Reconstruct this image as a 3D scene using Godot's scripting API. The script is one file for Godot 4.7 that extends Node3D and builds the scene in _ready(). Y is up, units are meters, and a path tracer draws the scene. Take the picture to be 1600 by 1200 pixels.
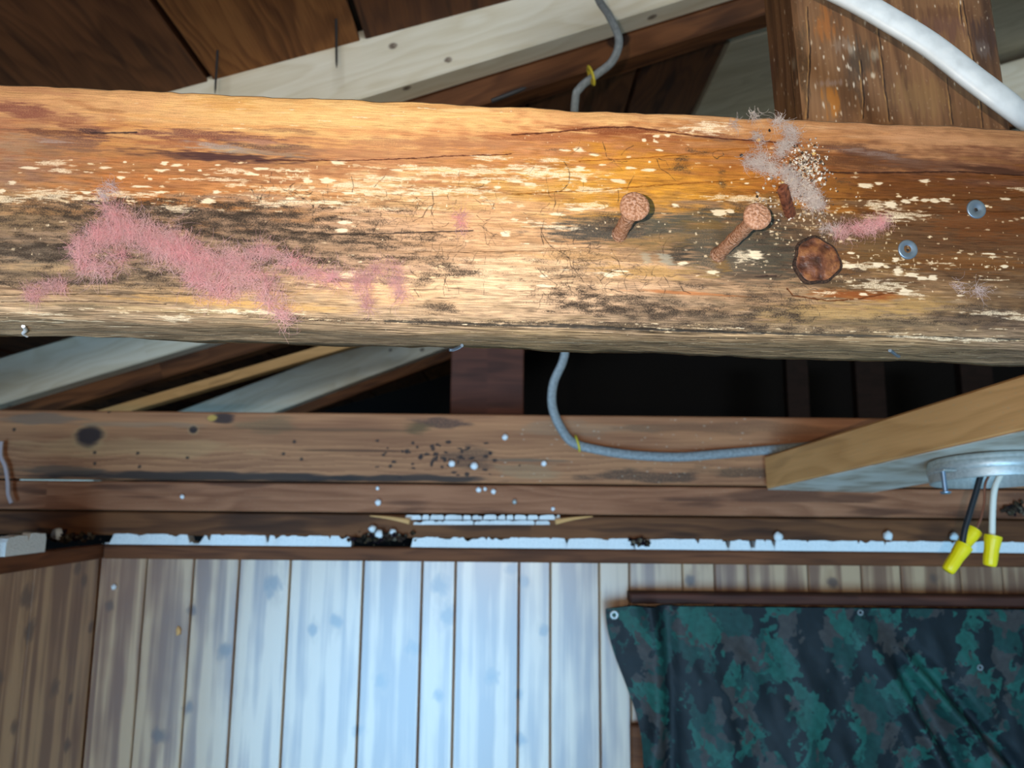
extends Node3D
# An old joist close to the lens, roof timbers behind it, the top of a panelled wall below.
const F := 1150.0            # focal length in pixels of the 1600 x 1200 frame
const EYE := 2.35            # height of the lens above the floor
var cam: Camera3D
var cb: Basis
var co: Vector3
var rng := RandomNumberGenerator.new()
var M := {}
var taken := {}

# ---------------------------------------------------------------- placing
func ray(px: float, py: float) -> Vector3:
	return cb * Vector3((px - 800.0) / F, (600.0 - py) / F, -1.0)

func W(px: float, py: float, d: float) -> Vector3:      # the point of the plane z = -d seen at a pixel
	var r := ray(px, py)
	return co + r * (d / -r.z)

func on_plane(px: float, py: float, p: Vector3, n: Vector3) -> Vector3:
	var r := ray(px, py)
	return co + r * ((p - co).dot(n) / r.dot(n))

# ---------------------------------------------------------------- naming
func numbered(called: String) -> String:
	if not taken.has(called):
		taken[called] = 0
		return called
	taken[called] += 1
	return "%s_%03d" % [called, taken[called]]

func tag(o: Node, label: String, category: String, group := "") -> void:
	o.set_meta("label", label)
	o.set_meta("category", category)
	if group != "":
		o.set_meta("group", group)

func holder(called: String, at: Vector3, basis_ := Basis.IDENTITY) -> Node3D:
	var o := Node3D.new()
	o.name = numbered(called)
	add_child(o, true)
	o.transform = Transform3D(basis_, at)
	return o

func obj(called: String, mesh: Mesh, m: Material, parent: Node = null, t := Transform3D.IDENTITY) -> MeshInstance3D:
	var o := MeshInstance3D.new()
	o.mesh = mesh
	o.material_override = m
	if parent == null:
		o.name = numbered(called)
		add_child(o, true)
	else:
		o.name = called
		parent.add_child(o, true)
	o.transform = t
	return o

func structure(called: String, mesh: Mesh, m: Material, t := Transform3D.IDENTITY) -> MeshInstance3D:
	var o := obj(called, mesh, m, null, t)
	o.set_meta("kind", "structure")
	return o

# ---------------------------------------------------------------- meshes
func poly(st: SurfaceTool, pts: Array, uvs: Array, out: Vector3) -> void:
	var n: Vector3 = (pts[1] - pts[0]).cross(pts[2] - pts[0])
	var flip := n.dot(out) > 0.0          # front faces run clockwise
	for k in range(1, pts.size() - 1):
		var tri := [0, k + 1, k] if flip else [0, k, k + 1]
		for i in tri:
			st.set_uv(uvs[i])
			st.add_vertex(pts[i])

func face_uv(p: Vector3, n: Vector3, off: Vector2) -> Vector2:
	var a := n.abs()
	if a.x > a.y and a.x > a.z:
		return Vector2(p.z, p.y) + off
	if a.y > a.z:
		return Vector2(p.x, p.z) + off
	return Vector2(p.x, p.y) + off

func box_mesh(size: Vector3, c := 0.0015, off := Vector2.ZERO) -> ArrayMesh:
	var st := SurfaceTool.new()
	st.begin(Mesh.PRIMITIVE_TRIANGLES)
	st.set_smooth_group(-1)
	var h := size * 0.5
	var corner := func(s: Vector3, axis: int) -> Vector3:
		var p := Vector3.ZERO
		for k in 3:
			p[k] = s[k] * (h[k] if k == axis else h[k] - c)
		return p
	for axis in 3:
		var u := (axis + 1) % 3
		var v := (axis + 2) % 3
		for s in [-1.0, 1.0]:
			var pts := []
			for q in [[-1, -1], [1, -1], [1, 1], [-1, 1]]:
				var sv := Vector3.ZERO
				sv[axis] = s
				sv[u] = q[0]
				sv[v] = q[1]
				pts.append(corner.call(sv, axis))
			var n := Vector3.ZERO
			n[axis] = s
			poly(st, pts, pts.map(func(p): return face_uv(p, n, off)), n)
		for s in [[-1, -1], [1, -1], [1, 1], [-1, 1]]:      # the chamfers that run along axis
			var pts := []
			for q in [[-1, u], [1, u], [1, v], [-1, v]]:
				var sv := Vector3.ZERO
				sv[axis] = q[0]
				sv[u] = s[0]
				sv[v] = s[1]
				pts.append(corner.call(sv, q[1]))
			var n := Vector3.ZERO
			n[u] = s[0]
			n[v] = s[1]
			poly(st, pts, pts.map(func(p): return face_uv(p, Vector3(0, 0, 1) if axis == 0 else n, off)), n)
	for sx in [-1, 1]:
		for sy in [-1, 1]:
			for sz in [-1, 1]:
				var sv := Vector3(sx, sy, sz)
				var pts := [corner.call(sv, 0), corner.call(sv, 1), corner.call(sv, 2)]
				poly(st, pts, pts.map(func(p): return face_uv(p, sv, off)), sv)
	st.generate_normals()
	st.generate_tangents()
	return st.commit()

func span(a: Vector3, b: Vector3, facing := Vector3(0, 0, 1)) -> Basis:   # x runs from a to b, z faces the given way
	var x := (b - a).normalized()
	var z := (facing - x * facing.dot(x)).normalized()
	return Basis(x, z.cross(x), z)

func tube_mesh(pts: Array, ra: float, rb := -1.0, sides := 12, start := Vector3(0, 0, 1), taper := []) -> ArrayMesh:
	if rb < 0.0:
		rb = ra
	var st := SurfaceTool.new()
	st.begin(Mesh.PRIMITIVE_TRIANGLES)
	var rings := []
	var nrm := start
	var run := 0.0
	var lens := []
	for i in pts.size():
		var d: Vector3 = (pts[mini(i + 1, pts.size() - 1)] - pts[maxi(i - 1, 0)]).normalized()
		nrm = (nrm - d * nrm.dot(d)).normalized()
		var bi := d.cross(nrm)
		var ring := []
		var k: float = taper[i] if taper.size() > i else 1.0
		for s in sides:
			var a := TAU * s / sides
			ring.append(pts[i] + (nrm * cos(a) * rb + bi * sin(a) * ra) * k)
		rings.append(ring)
		if i > 0:
			run += (pts[i] - pts[i - 1]).length()
		lens.append(run)
	for i in range(pts.size() - 1):
		for s in sides:
			var s2: int = (s + 1) % sides
			var q := [rings[i][s], rings[i + 1][s], rings[i + 1][s2], rings[i][s2]]
			var mid: Vector3 = (q[0] + q[1] + q[2] + q[3]) * 0.25 - (pts[i] + pts[i + 1]) * 0.5
			var w: float = TAU * ra / sides
			poly(st, q, [Vector2(lens[i], s * w), Vector2(lens[i + 1], s * w), Vector2(lens[i + 1], s * w + w), Vector2(lens[i], s * w + w)], mid)
	for e in [[0, 1], [pts.size() - 1, pts.size() - 2]]:
		st.set_smooth_group(1 + e[0])
		for s in sides:
			poly(st, [pts[e[0]], rings[e[0]][s], rings[e[0]][(s + 1) % sides]], [Vector2(0, 0), Vector2(0.01, 0), Vector2(0, 0.01)], pts[e[0]] - pts[e[1]])
	st.generate_normals()
	return st.commit()

func lathe_mesh(profile: Array, sides := 32, wobble := 0.0) -> ArrayMesh:   # profile of (radius, y), from the bottom up; sharp turns repeat a point
	var st := SurfaceTool.new()
	st.begin(Mesh.PRIMITIVE_TRIANGLES)
	for i in range(profile.size() - 1):
		var a: Vector2 = profile[i]
		var b: Vector2 = profile[i + 1]
		if a.is_equal_approx(b):
			continue
		st.set_smooth_group(0)
		var nrm2 := Vector2((b - a).y, -(b - a).x)
		for s in sides:
			var t0 := TAU * s / sides
			var t1 := TAU * (s + 1) / sides
			var w0 := 1.0 + wobble * sin(3.0 * t0 + 1.0) + wobble * 0.6 * sin(7.0 * t0)
			var w1 := 1.0 + wobble * sin(3.0 * t1 + 1.0) + wobble * 0.6 * sin(7.0 * t1)
			var q := [Vector3(a.x * w0 * cos(t0), a.y, a.x * w0 * sin(t0)), Vector3(b.x * w0 * cos(t0), b.y, b.x * w0 * sin(t0)), Vector3(b.x * w1 * cos(t1), b.y, b.x * w1 * sin(t1)), Vector3(a.x * w1 * cos(t1), a.y, a.x * w1 * sin(t1))]
			var tm := (t0 + t1) * 0.5
			var out := Vector3(nrm2.x * cos(tm), nrm2.y, nrm2.x * sin(tm))
			var uv := [Vector2(t0, a.y), Vector2(t0, b.y), Vector2(t1, b.y), Vector2(t1, a.y)]
			if a.x < 1e-6:
				poly(st, [q[0], q[1], q[2]], [uv[0], uv[1], uv[2]], out)
			elif b.x < 1e-6:
				poly(st, [q[0], q[1], q[3]], [uv[0], uv[1], uv[3]], out)
			else:
				poly(st, q, uv, out)
	st.generate_normals()
	return st.commit()

func smooth_path(pts: Array, per := 6) -> Array:
	var c := []
	for i in range(pts.size() - 1):
		var p0: Vector3 = pts[maxi(i - 1, 0)]
		var p3: Vector3 = pts[mini(i + 2, pts.size() - 1)]
		for k in per:
			c.append((pts[i] as Vector3).cubic_interpolate(pts[i + 1], p0, p3, float(k) / per))
	c.append(pts[-1])
	return c

func pebble_mesh(r: float, sd: int, rough := 0.12) -> ArrayMesh:
	var sp := SphereMesh.new()
	sp.radius = r
	sp.height = 2.0 * r
	sp.radial_segments = 10
	sp.rings = 5
	var arr := sp.get_mesh_arrays()
	var n := FastNoiseLite.new()
	n.seed = sd
	n.frequency = 0.9 / r
	var v: PackedVector3Array = arr[Mesh.ARRAY_VERTEX]
	for i in v.size():
		v[i] *= 1.0 + rough * 2.0 * n.get_noise_3dv(v[i])
	arr[Mesh.ARRAY_VERTEX] = v
	var m := ArrayMesh.new()
	m.add_surface_from_arrays(Mesh.PRIMITIVE_TRIANGLES, arr)
	var st := SurfaceTool.new()
	st.create_from(m, 0)
	st.generate_normals()
	return st.commit()

# ---------------------------------------------------------------- textures
func noise(sd: int, freq: float, oct := 3) -> FastNoiseLite:
	var n := FastNoiseLite.new()
	n.seed = sd
	n.noise_type = FastNoiseLite.TYPE_SIMPLEX_SMOOTH
	n.frequency = freq
	n.fractal_octaves = oct
	return n

func mat(c: Color, rough := 0.7, metal := 0.0, spec := 0.5) -> StandardMaterial3D:
	var m := StandardMaterial3D.new()
	m.albedo_color = c
	m.roughness = rough
	m.metallic = metal
	m.metallic_specular = spec
	return m

func wood(sd: int, w: int, h: int, len_m: float, wid_m: float, light: Color, dark: Color, rings: float, knots := [], stain := 0.0, arch := 0.0, speck := 0.0) -> StandardMaterial3D:
	var data := PackedByteArray()
	data.resize(w * h * 4)
	var hd := PackedByteArray()
	hd.resize(w * h)
	var n1 := noise(sd, 1.0, 3)
	var n2 := noise(sd + 1, 1.0, 2)
	var kc := Color(dark.r * 0.45, dark.g * 0.4, dark.b * 0.4)
	for j in h:
		var y := (j + 0.5) / h * wid_m
		for i in w:
			var x := (i + 0.5) / w * len_m
			var yy := y
			var kd := 9.0
			for k in knots:
				var dx: float = (x - k[0]) / (k[2] * 1.35)
				var dy: float = (y - k[1]) / k[2]
				var d2 := dx * dx * 0.5 + dy * dy
				yy += (1.0 if dy > 0.0 else -1.0) * k[2] * 0.9 * exp(-d2 * 0.55) * (1.0 - exp(-absf(dy) * 3.0))
				kd = minf(kd, sqrt(dx * dx + dy * dy))
			if arch > 0.0:
				var ax := (x - len_m * 0.5) * arch
				yy += ax * ax * (1.0 if y > wid_m * 0.5 else -1.0) * 0.25
			var warp := n1.get_noise_2d(x * 2.2, yy * 9.0)
			var g := yy * rings + warp * 2.6
			g = g - floorf(g)
			g = g * g * (3.0 - 2.0 * g) if g < 0.8 else (1.0 - g) * 4.48
			var fine := n2.get_noise_2d(x * 14.0, y * 420.0)
			var broad := n1.get_noise_2d(x * 3.0 + 31.0, y * 14.0)
			var t := clampf(0.12 + 0.52 * g + 0.24 * fine + 0.42 * broad, 0.0, 1.0)
			var c := light.lerp(dark, t)
			if stain > 0.0:
				var s := n1.get_noise_2d(x * 4.0 + 77.0, y * 26.0)
				c = c.lerp(kc, clampf((s - 0.18) * 4.0, 0.0, 1.0) * stain)
			if speck > 0.0 and n2.get_noise_2d(x * 330.0, y * 330.0) > 0.62:
				c = c.lerp(Color(0.75, 0.7, 0.62), speck)
			var bump := 150.0 - 60.0 * t + 20.0 * fine
			if kd < 1.35:
				var kt := clampf((1.35 - kd) / 0.45, 0.0, 1.0)
				c = c.lerp(kc, kt * (0.75 + 0.25 * sin(kd * 14.0)))
			var o := (j * w + i) * 4
			data[o] = int(clampf(c.r, 0, 1) * 255.0)
			data[o + 1] = int(clampf(c.g, 0, 1) * 255.0)
			data[o + 2] = int(clampf(c.b, 0, 1) * 255.0)
			data[o + 3] = 255
			hd[j * w + i] = int(clampf(bump, 0, 255))
	var m := mat(Color.WHITE, 0.75, 0.0, 0.4)
	m.albedo_texture = ImageTexture.create_from_image(Image.create_from_data(w, h, false, Image.FORMAT_RGBA8, data))
	m.heightmap_enabled = true
	m.heightmap_scale = 0.03
	m.heightmap_texture = ImageTexture.create_from_image(Image.create_from_data(w, h, false, Image.FORMAT_L8, hd))
	m.uv1_scale = Vector3(1.0 / len_m, 1.0 / wid_m, 1.0)
	return m

func speckle(sd: int, freq: float, stops: Array, rough := 0.8, bump := 0.04, size := 256) -> StandardMaterial3D:   # triplanar blotches
	var m := mat(Color.WHITE, rough)
	var g := Gradient.new()
	g.offsets = PackedFloat32Array(stops.map(func(s): return s[0]))
	g.colors = PackedColorArray(stops.map(func(s): return s[1]))
	var n := noise(sd, freq, 5)
	var im := n.get_seamless_image(size, size)
	var out := Image.create(size, size, false, Image.FORMAT_RGBA8)
	for j in size:
		for i in size:
			out.set_pixel(i, j, g.sample(im.get_pixel(i, j).r))
	m.albedo_texture = ImageTexture.create_from_image(out)
	m.heightmap_enabled = true
	m.heightmap_scale = bump
	m.heightmap_texture = ImageTexture.create_from_image(im)
	m.uv1_triplanar = true
	m.uv1_scale = Vector3.ONE * 40.0
	return m

func rgb8(h: int) -> Color:
	return Color(((h >> 16) & 255) / 255.0, ((h >> 8) & 255) / 255.0, (h & 255) / 255.0)

func _ready() -> void:
	rng.seed = 7
	setup()
	materials()
	shell()
	joist()
	timbers()
	wall_top()
	wires()
	tarp()
	bits()

func setup() -> void:
	cam = Camera3D.new()
	cam.name = "camera"
	add_child(cam)
	cam.position = Vector3(0, EYE, 0)
	cam.rotation_degrees = Vector3(8.5, 0, 0.55)
	cam.near = 0.02
	cam.far = 60.0
	cam.fov = rad_to_deg(2.0 * atan(600.0 / F))
	var lens := CameraAttributesPhysical.new()
	lens.frustum_focal_length = 24.0 * F / 1200.0
	lens.frustum_focus_distance = 0.275
	lens.exposure_aperture = lens.frustum_focal_length / 1.35
	lens.frustum_near = 0.02
	lens.frustum_far = 60.0
	cam.attributes = lens
	cb = cam.transform.basis
	co = cam.position
	var env := Environment.new()
	env.background_mode = Environment.BG_COLOR
	env.background_color = Color(0.36, 0.62, 0.93)
	env.background_energy_multiplier = 1.0
	env.tonemap_mode = Environment.TONE_MAPPER_LINEAR
	env.tonemap_exposure = 1.08
	env.sdfgi_enabled = true
	env.ssao_enabled = true
	env.ssil_enabled = true
	var we := WorldEnvironment.new()
	we.environment = env
	add_child(we)
	# the hand-held lamp beside the lens: a small hard source a little left of, below and behind it
	var flash := AreaLight3D.new()
	flash.name = "hand_lamp"
	flash.area_size = Vector2(0.003, 0.003)
	flash.area_normalize_energy = true
	flash.light_color = Color(1.0, 0.93, 0.85)
	flash.light_energy = 0.185
	flash.area_range = 12.0
	flash.shadow_enabled = true
	add_child(flash)
	flash.position = Vector3(-0.042, EYE - 0.03, 0.09)
	flash.look_at(Vector3(0.0, EYE + 0.10, -0.27), Vector3.UP)
	# daylight in the wide doorway at the far end of the room, behind the camera
	var day := AreaLight3D.new()
	day.name = "doorway_daylight"
	day.area_size = Vector2(2.0, 1.95)
	day.area_normalize_energy = true
	day.light_color = Color(0.60, 0.83, 1.0)
	day.light_energy = 15.0
	day.area_range = 30.0
	day.shadow_enabled = true
	add_child(day)
	day.position = Vector3(-0.55, 1.03, 3.0)
	# added fill lamp behind the camera, in an invented opening, to brighten the rafters
	var attic_fill := AreaLight3D.new()
	attic_fill.name = "added_attic_fill"
	attic_fill.area_size = Vector2(1.15, 0.38)
	attic_fill.area_normalize_energy = true
	attic_fill.light_color = Color(0.88, 0.95, 1.0)
	attic_fill.light_energy = 5.5
	attic_fill.area_range = 30.0
	attic_fill.shadow_enabled = true
	add_child(attic_fill)
	attic_fill.position = Vector3(0.5, EYE + 0.42, 3.0)

func materials() -> void:
	M.white_wood = wood(11, 1024, 160, 1.8, 0.2, rgb8(0xf2e8d4), rgb8(0xdccdb0), 34.0, [[0.42, 0.1, 0.003], [0.50, 0.07, 0.004], [0.62, 0.11, 0.0035], [0.68, 0.07, 0.003], [0.95, 0.1, 0.004], [1.2, 0.07, 0.003], [1.28, 0.12, 0.004], [1.5, 0.09, 0.003]])
	M.tan_wood = wood(12, 768, 192, 0.9, 0.2, rgb8(0xeab274), rgb8(0xcc965c), 60.0, [], 0.15, 0.0, 0.3)
	M.dark_wood = wood(13, 768, 192, 1.4, 0.2, rgb8(0x7a4c2c), rgb8(0x4a2a16), 45.0, [[0.3, 0.12, 0.012], [0.9, 0.06, 0.01]], 0.4)
	M.dim_wood = wood(19, 256, 128, 1.4, 0.2, rgb8(0x5c3426), rgb8(0x3c2018), 30.0, [], 0.3)
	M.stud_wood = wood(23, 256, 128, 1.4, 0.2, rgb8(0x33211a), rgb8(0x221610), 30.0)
	M.roof_wood = [
		wood(14, 512, 256, 2.0, 0.2, rgb8(0x74492c), rgb8(0x4c2c18), 38.0, [], 0.35),
		wood(15, 768, 256, 2.0, 0.2, rgb8(0x966236), rgb8(0x552e12), 55.0, [], 0.1, 1.1),
		wood(16, 512, 256, 2.0, 0.2, rgb8(0x6c4226), rgb8(0x46281a), 30.0, [[0.7, 0.1, 0.012]], 0.45)]
	M.plate_wood = wood(17, 1024, 96, 2.2, 0.08, rgb8(0xa87050), rgb8(0x7a4a30), 70.0, [], 0.45, 0.0, 0.15)
	M.trim_wood = wood(18, 768, 64, 1.6, 0.05, rgb8(0x7c4a2c), rgb8(0x54301c), 50.0, [[0.55, 0.025, 0.006], [1.0, 0.02, 0.007]], 0.2)
	M.post_wood = wood(20, 640, 384, 0.45, 0.11, rgb8(0x8c6644), rgb8(0x4c3220), 70.0, [], 0.6, 0.0, 0.25)
	M.plywood = wood(21, 512, 256, 1.2, 0.6, rgb8(0xcfc4ae), rgb8(0xb4a78e), 9.0)
	M.rust = speckle(31, 0.05, [[0.0, rgb8(0x6c4430)], [0.4, rgb8(0xa87858)], [0.6, rgb8(0xc0947a)], [0.8, rgb8(0xd0aa96)], [1.0, rgb8(0x946248)]], 0.75, 0.05)
	M.rust.uv1_scale = Vector3.ONE * 55.0
	M.dark_rust = speckle(32, 0.03, [[0.0, rgb8(0x3c1c14)], [0.5, rgb8(0x74402a)], [1.0, rgb8(0x9a5c3c)]], 0.8, 0.05)
	M.knot = speckle(33, 0.011, [[0.0, rgb8(0x38241c)], [0.3, rgb8(0x4c2c20)], [0.5, rgb8(0x744630)], [0.75, rgb8(0x9c6840)], [1.0, rgb8(0x6c4030)]], 0.45, 0.1)
	M.zinc = mat(rgb8(0x9cb4cc), 0.42, 0.85)  # zinc tinted blue: the sky's reflection is put into its colour
	M.galv = speckle(34, 0.02, [[0.0, rgb8(0xa8b0b0)], [0.5, rgb8(0xc2c8c6)], [1.0, rgb8(0xd6dad8)]], 0.5, 0.01)
	M.galv.metallic = 0.55
	M.iron = mat(rgb8(0x363434), 0.6, 0.4)
	M.jacket = speckle(35, 0.008, [[0.0, rgb8(0xc2ccd2)], [0.6, rgb8(0xd4dee4)], [1.0, rgb8(0xdee6ea)]], 0.42, 0.01)
	M.grey_jacket = speckle(36, 0.02, [[0.0, rgb8(0x6c7274)], [0.5, rgb8(0x888e90)], [1.0, rgb8(0x9ca2a4)]], 0.55, 0.02)
	M.black_jacket = mat(rgb8(0x22262a), 0.4)
	M.white_jacket = mat(rgb8(0xe4e2d4), 0.4)
	M.copper = mat(rgb8(0x9a6650), 0.45, 0.5)
	M.yellow = mat(rgb8(0xf6dc12), 0.4)
	M.dull_yellow = mat(rgb8(0xdcc83c), 0.6)
	M.foam = speckle(37, 0.035, [[0.0, rgb8(0xd4dcde)], [0.5, rgb8(0xf0f4f4)], [1.0, rgb8(0xf6f8f8)]], 0.5, 0.05)
	M.bead = mat(rgb8(0xf0f2f4), 0.6)
	M.soot = speckle(38, 0.05, [[0.0, rgb8(0x241a15)], [0.5, rgb8(0x3e2c22)], [1.0, rgb8(0x6c4c38)]], 0.95, 0.2)
	M.fibre = mat(Color.WHITE, 0.9, 0.0, 0.2)
	M.fibre.vertex_color_use_as_albedo = true
	M.fibre.backlight_enabled = true
	M.fibre.backlight = Color(0.6, 0.6, 0.6)
	M.crumb = mat(Color.WHITE, 0.9, 0.0, 0.2)
	M.crumb.vertex_color_use_as_albedo = true
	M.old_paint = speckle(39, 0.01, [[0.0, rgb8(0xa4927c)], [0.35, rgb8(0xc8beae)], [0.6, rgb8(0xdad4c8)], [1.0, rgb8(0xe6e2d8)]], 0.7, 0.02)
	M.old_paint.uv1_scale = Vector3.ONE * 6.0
	M.plaster = mat(rgb8(0xd8d2c6), 0.9)
	M.floor = wood(22, 512, 256, 2.0, 1.0, rgb8(0xb08a60), rgb8(0x8a6642), 9.0)
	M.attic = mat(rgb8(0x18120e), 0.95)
	M.panel = panel_material()
	M.header = header_material()
	M.camo = camo_material()

# ---------------------------------------------------------------- the room
const WALL := 0.95           # distance of the panelled wall
const SIDE := -0.516         # the left wall
const GROOVES := [166.0, 229.0, 303.0, 374.0, 454.0, 568.0, 660.0, 712.0, 811.0, 860.0, 936.0, 983.0, 1066.0, 1116.0, 1168.0, 1262.0, 1345.0, 1407.0, 1500.0, 1566.0, 1640.0, 1720.0]

func flat_box(called: String, lo: Vector3, hi: Vector3, m: Material, c := 0.002) -> MeshInstance3D:
	return structure(called, box_mesh(hi - lo, c), m, Transform3D(Basis.IDENTITY, (lo + hi) * 0.5))

func shell() -> void:
	var top := W(800, 868, WALL).y            # where the panelling ends under the trim
	flat_box("floor", Vector3(-1.75, -0.1, -3.4), Vector3(2.6, 0.0, 3.2), M.floor)
	# the panelled wall: backing with every board of the panelling before it
	var wf := holder("wall_front", Vector3.ZERO)
	wf.set_meta("kind", "structure")
	obj("backing", box_mesh(Vector3(3.2, top, 0.08)), M.plate_wood, wf, Transform3D(Basis.IDENTITY, Vector3(1.0, top * 0.5, -WALL - 0.0505)))
	var xs := []
	for g in GROOVES:
		xs.append(W(g, 885, WALL).x)
	xs[0] = SIDE
	while xs[-1] < 2.5:
		xs.append(xs[-1] + rng.randf_range(0.045, 0.095))
	for i in range(xs.size() - 1):
		var w: float = xs[i + 1] - xs[i] - 0.0012
		var bm := box_mesh(Vector3(w, top, 0.010), 0.0013, Vector2((xs[i] + xs[i + 1]) * 0.5, top * 0.5 - EYE))
		obj("panel_board", bm, M.panel, wf, Transform3D(Basis.IDENTITY, Vector3((xs[i] + xs[i + 1]) * 0.5, top * 0.5, -WALL - 0.005)))
	# the left wall meets it at the corner
	var wl := holder("wall_left", Vector3.ZERO)
	wl.set_meta("kind", "structure")
	obj("backing", box_mesh(Vector3(0.08, top, 0.644)), M.plate_wood, wl, Transform3D(Basis.IDENTITY, Vector3(SIDE - 0.0505, top * 0.5, -0.628)))
	var z := -WALL
	var turn := Basis(Vector3.UP, PI / 2.0)
	var step := [0.13, 0.085, 0.12, 0.07, 0.1]
	var k := 0
	while z < -0.40:
		var w: float = step[k % 5]
		k += 1
		var bm := box_mesh(Vector3(w - 0.0012, top, 0.010), 0.0013, Vector2(0.7 - z - w * 0.5, top * 0.5 - EYE))
		obj("panel_board", bm, M.panel, wl, Transform3D(turn, Vector3(SIDE - 0.005, top * 0.5, z + w * 0.5)))
		z += w
	flat_box("wall_right", Vector3(2.5, 0.0, -3.4), Vector3(2.6, 3.85, 3.1), M.plaster)
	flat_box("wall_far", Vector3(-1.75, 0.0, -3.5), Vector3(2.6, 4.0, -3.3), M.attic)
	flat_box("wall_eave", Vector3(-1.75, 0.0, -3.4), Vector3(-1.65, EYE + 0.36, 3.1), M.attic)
	# the end wall behind the camera, with the wide doorway and the opening invented for the fill lamp
	var wb := holder("wall_back", Vector3.ZERO)
	wb.set_meta("kind", "structure")
	for q in [[-1.75, 0.0, -1.58, 3.9], [0.48, 0.0, 2.6, EYE + 0.22], [-1.58, 2.04, 0.48, EYE + 0.22], [-1.58, EYE + 0.22, -0.1, 3.9], [1.1, EYE + 0.22, 2.6, 3.9], [-0.1, EYE + 0.62, 1.1, 3.9]]:
		var lo := Vector3(minf(q[0], q[2]), q[1], 3.02)
		var hi := Vector3(maxf(q[0], q[2]), q[3], 3.12)
		obj("wall_section", box_mesh(hi - lo), M.plaster, wb, Transform3D(Basis.IDENTITY, (lo + hi) * 0.5))
	# added joist out of view, keeps the fill lamp off the worn joist
	flat_box("added_blocking_joist", Vector3(-1.65, EYE - 0.059, 0.34), Vector3(2.5, EYE + 0.215, 0.378), M.dark_wood)
	# what is left of the ceiling, from just behind the camera to the end wall
	flat_box("ceiling", Vector3(-1.65, EYE - 0.075, 0.14), Vector3(2.5, EYE - 0.060, 3.02), M.plaster)

func weathered(m: StandardMaterial3D, b: Basis, mid: Vector3) -> StandardMaterial3D:    # stains, splits, chalky drips and specks on the near upright
	var im := m.albedo_texture.get_image()
	var cv := Canvas.new(im.get_width(), im.get_height(), 131)
	cv.d = im.get_data()
	cv.hd = m.heightmap_texture.get_image().get_data()
	var inv := b.inverse()
	var at := func(px: float, py: float) -> Vector2:
		var q: Vector3 = inv * (W(px, py, 0.345) - mid)
		return Vector2(fposmod((q.x + 0.2) / 0.45, 1.0) * cv.w, (q.y + 0.055) / 0.11 * cv.h)
	var pxl: float = cv.w * 0.345 / F / 0.45       # texels a pixel, along and across
	var pxw: float = cv.h * 0.345 / F / 0.11
	# [px, py, half width, half height, colour, alpha]
	for q in [[1300, 155, 16, 32, 0xb8742c, 0.75], [1290, 40, 18, 40, 0xa8642c, 0.6], [1320, 60, 10, 60, 0x8c5c34, 0.5], [1255, 100, 10, 110, 0x4a3826, 0.7], [1335, 110, 18, 60, 0x4c3c30, 0.7], [1320, 70, 26, 18, 0x8c7a6c, 0.5], [1300, 130, 26, 8, 0x9c8880, 0.6], [1330, 78, 9, 14, 0xb8ac9c, 0.6], [1365, 85, 10, 14, 0xb0a48e, 0.6], [1364, 118, 5, 7, 0xd8ccb4, 0.7], [1345, 90, 26, 40, 0x3c3228, 0.5], [1470, 40, 50, 30, 0x5c3c34, 0.55], [1540, 60, 30, 40, 0x3c2a26, 0.7], [1535, 75, 16, 20, 0x6c6460, 0.5], [1480, 20, 60, 14, 0x5a3a24, 0.5], [1440, 150, 60, 40, 0x8a6a40, 0.45], [1510, 180, 30, 14, 0x6c4c2c, 0.5], [1560, 130, 24, 50, 0x5c4028, 0.5]]:
		var p: Vector2 = at.call(q[0], q[1])
		cv.blob(p.x, p.y, q[3] * pxl, q[2] * pxw, 0.0, rgb8(q[4]), q[5], 0.9, 3.0, 1.8, 0.0, 0.12)
	for l in [[[1262, 10], [1266, 80], [1262, 185]], [[1345, 95], [1350, 150], [1349, 186]], [[1372, 40], [1380, 110], [1390, 190]], [[1480, 120], [1485, 160], [1489, 196]], [[1505, 0], [1517, 70], [1533, 165], [1536, 200]], [[1500, 0], [1504, 40]]]:
		var pts := []
		for q in l:
			pts.append(at.call(q[0], q[1]))
		cv.line(pts, 1.1, rgb8(0x21160f), 0.85, 0.7, -70.0)
		for k in pts.size():
			pts[k] += Vector2(0, 3.0)
		cv.line(pts, 0.9, rgb8(0xb88c50), 0.5, 0.9, 0.0)
	var r := RandomNumberGenerator.new()
	r.seed = 9
	for k in 90:
		var p: Vector2 = at.call(r.randf_range(1250, 1590), r.randf_range(0, 190))
		if k > 45:
			p = at.call(r.randfn(1320, 25), r.randfn(130, 45))
		cv.blob(p.x, p.y, r.randf_range(0.8, 2.6), r.randf_range(0.8, 2.2), 0.0, rgb8(0xe0d4c0), r.randf_range(0.4, 0.9), 0.5, 2.0, 3.0, 20.0, 0.3)
	m.albedo_texture = cv.texture()
	m.heightmap_texture = cv.relief()
	return m

func roof_y(x: float) -> float:               # underside of the roof boards, above the floor
	return EYE + 0.620 + 0.305 * x

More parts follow.
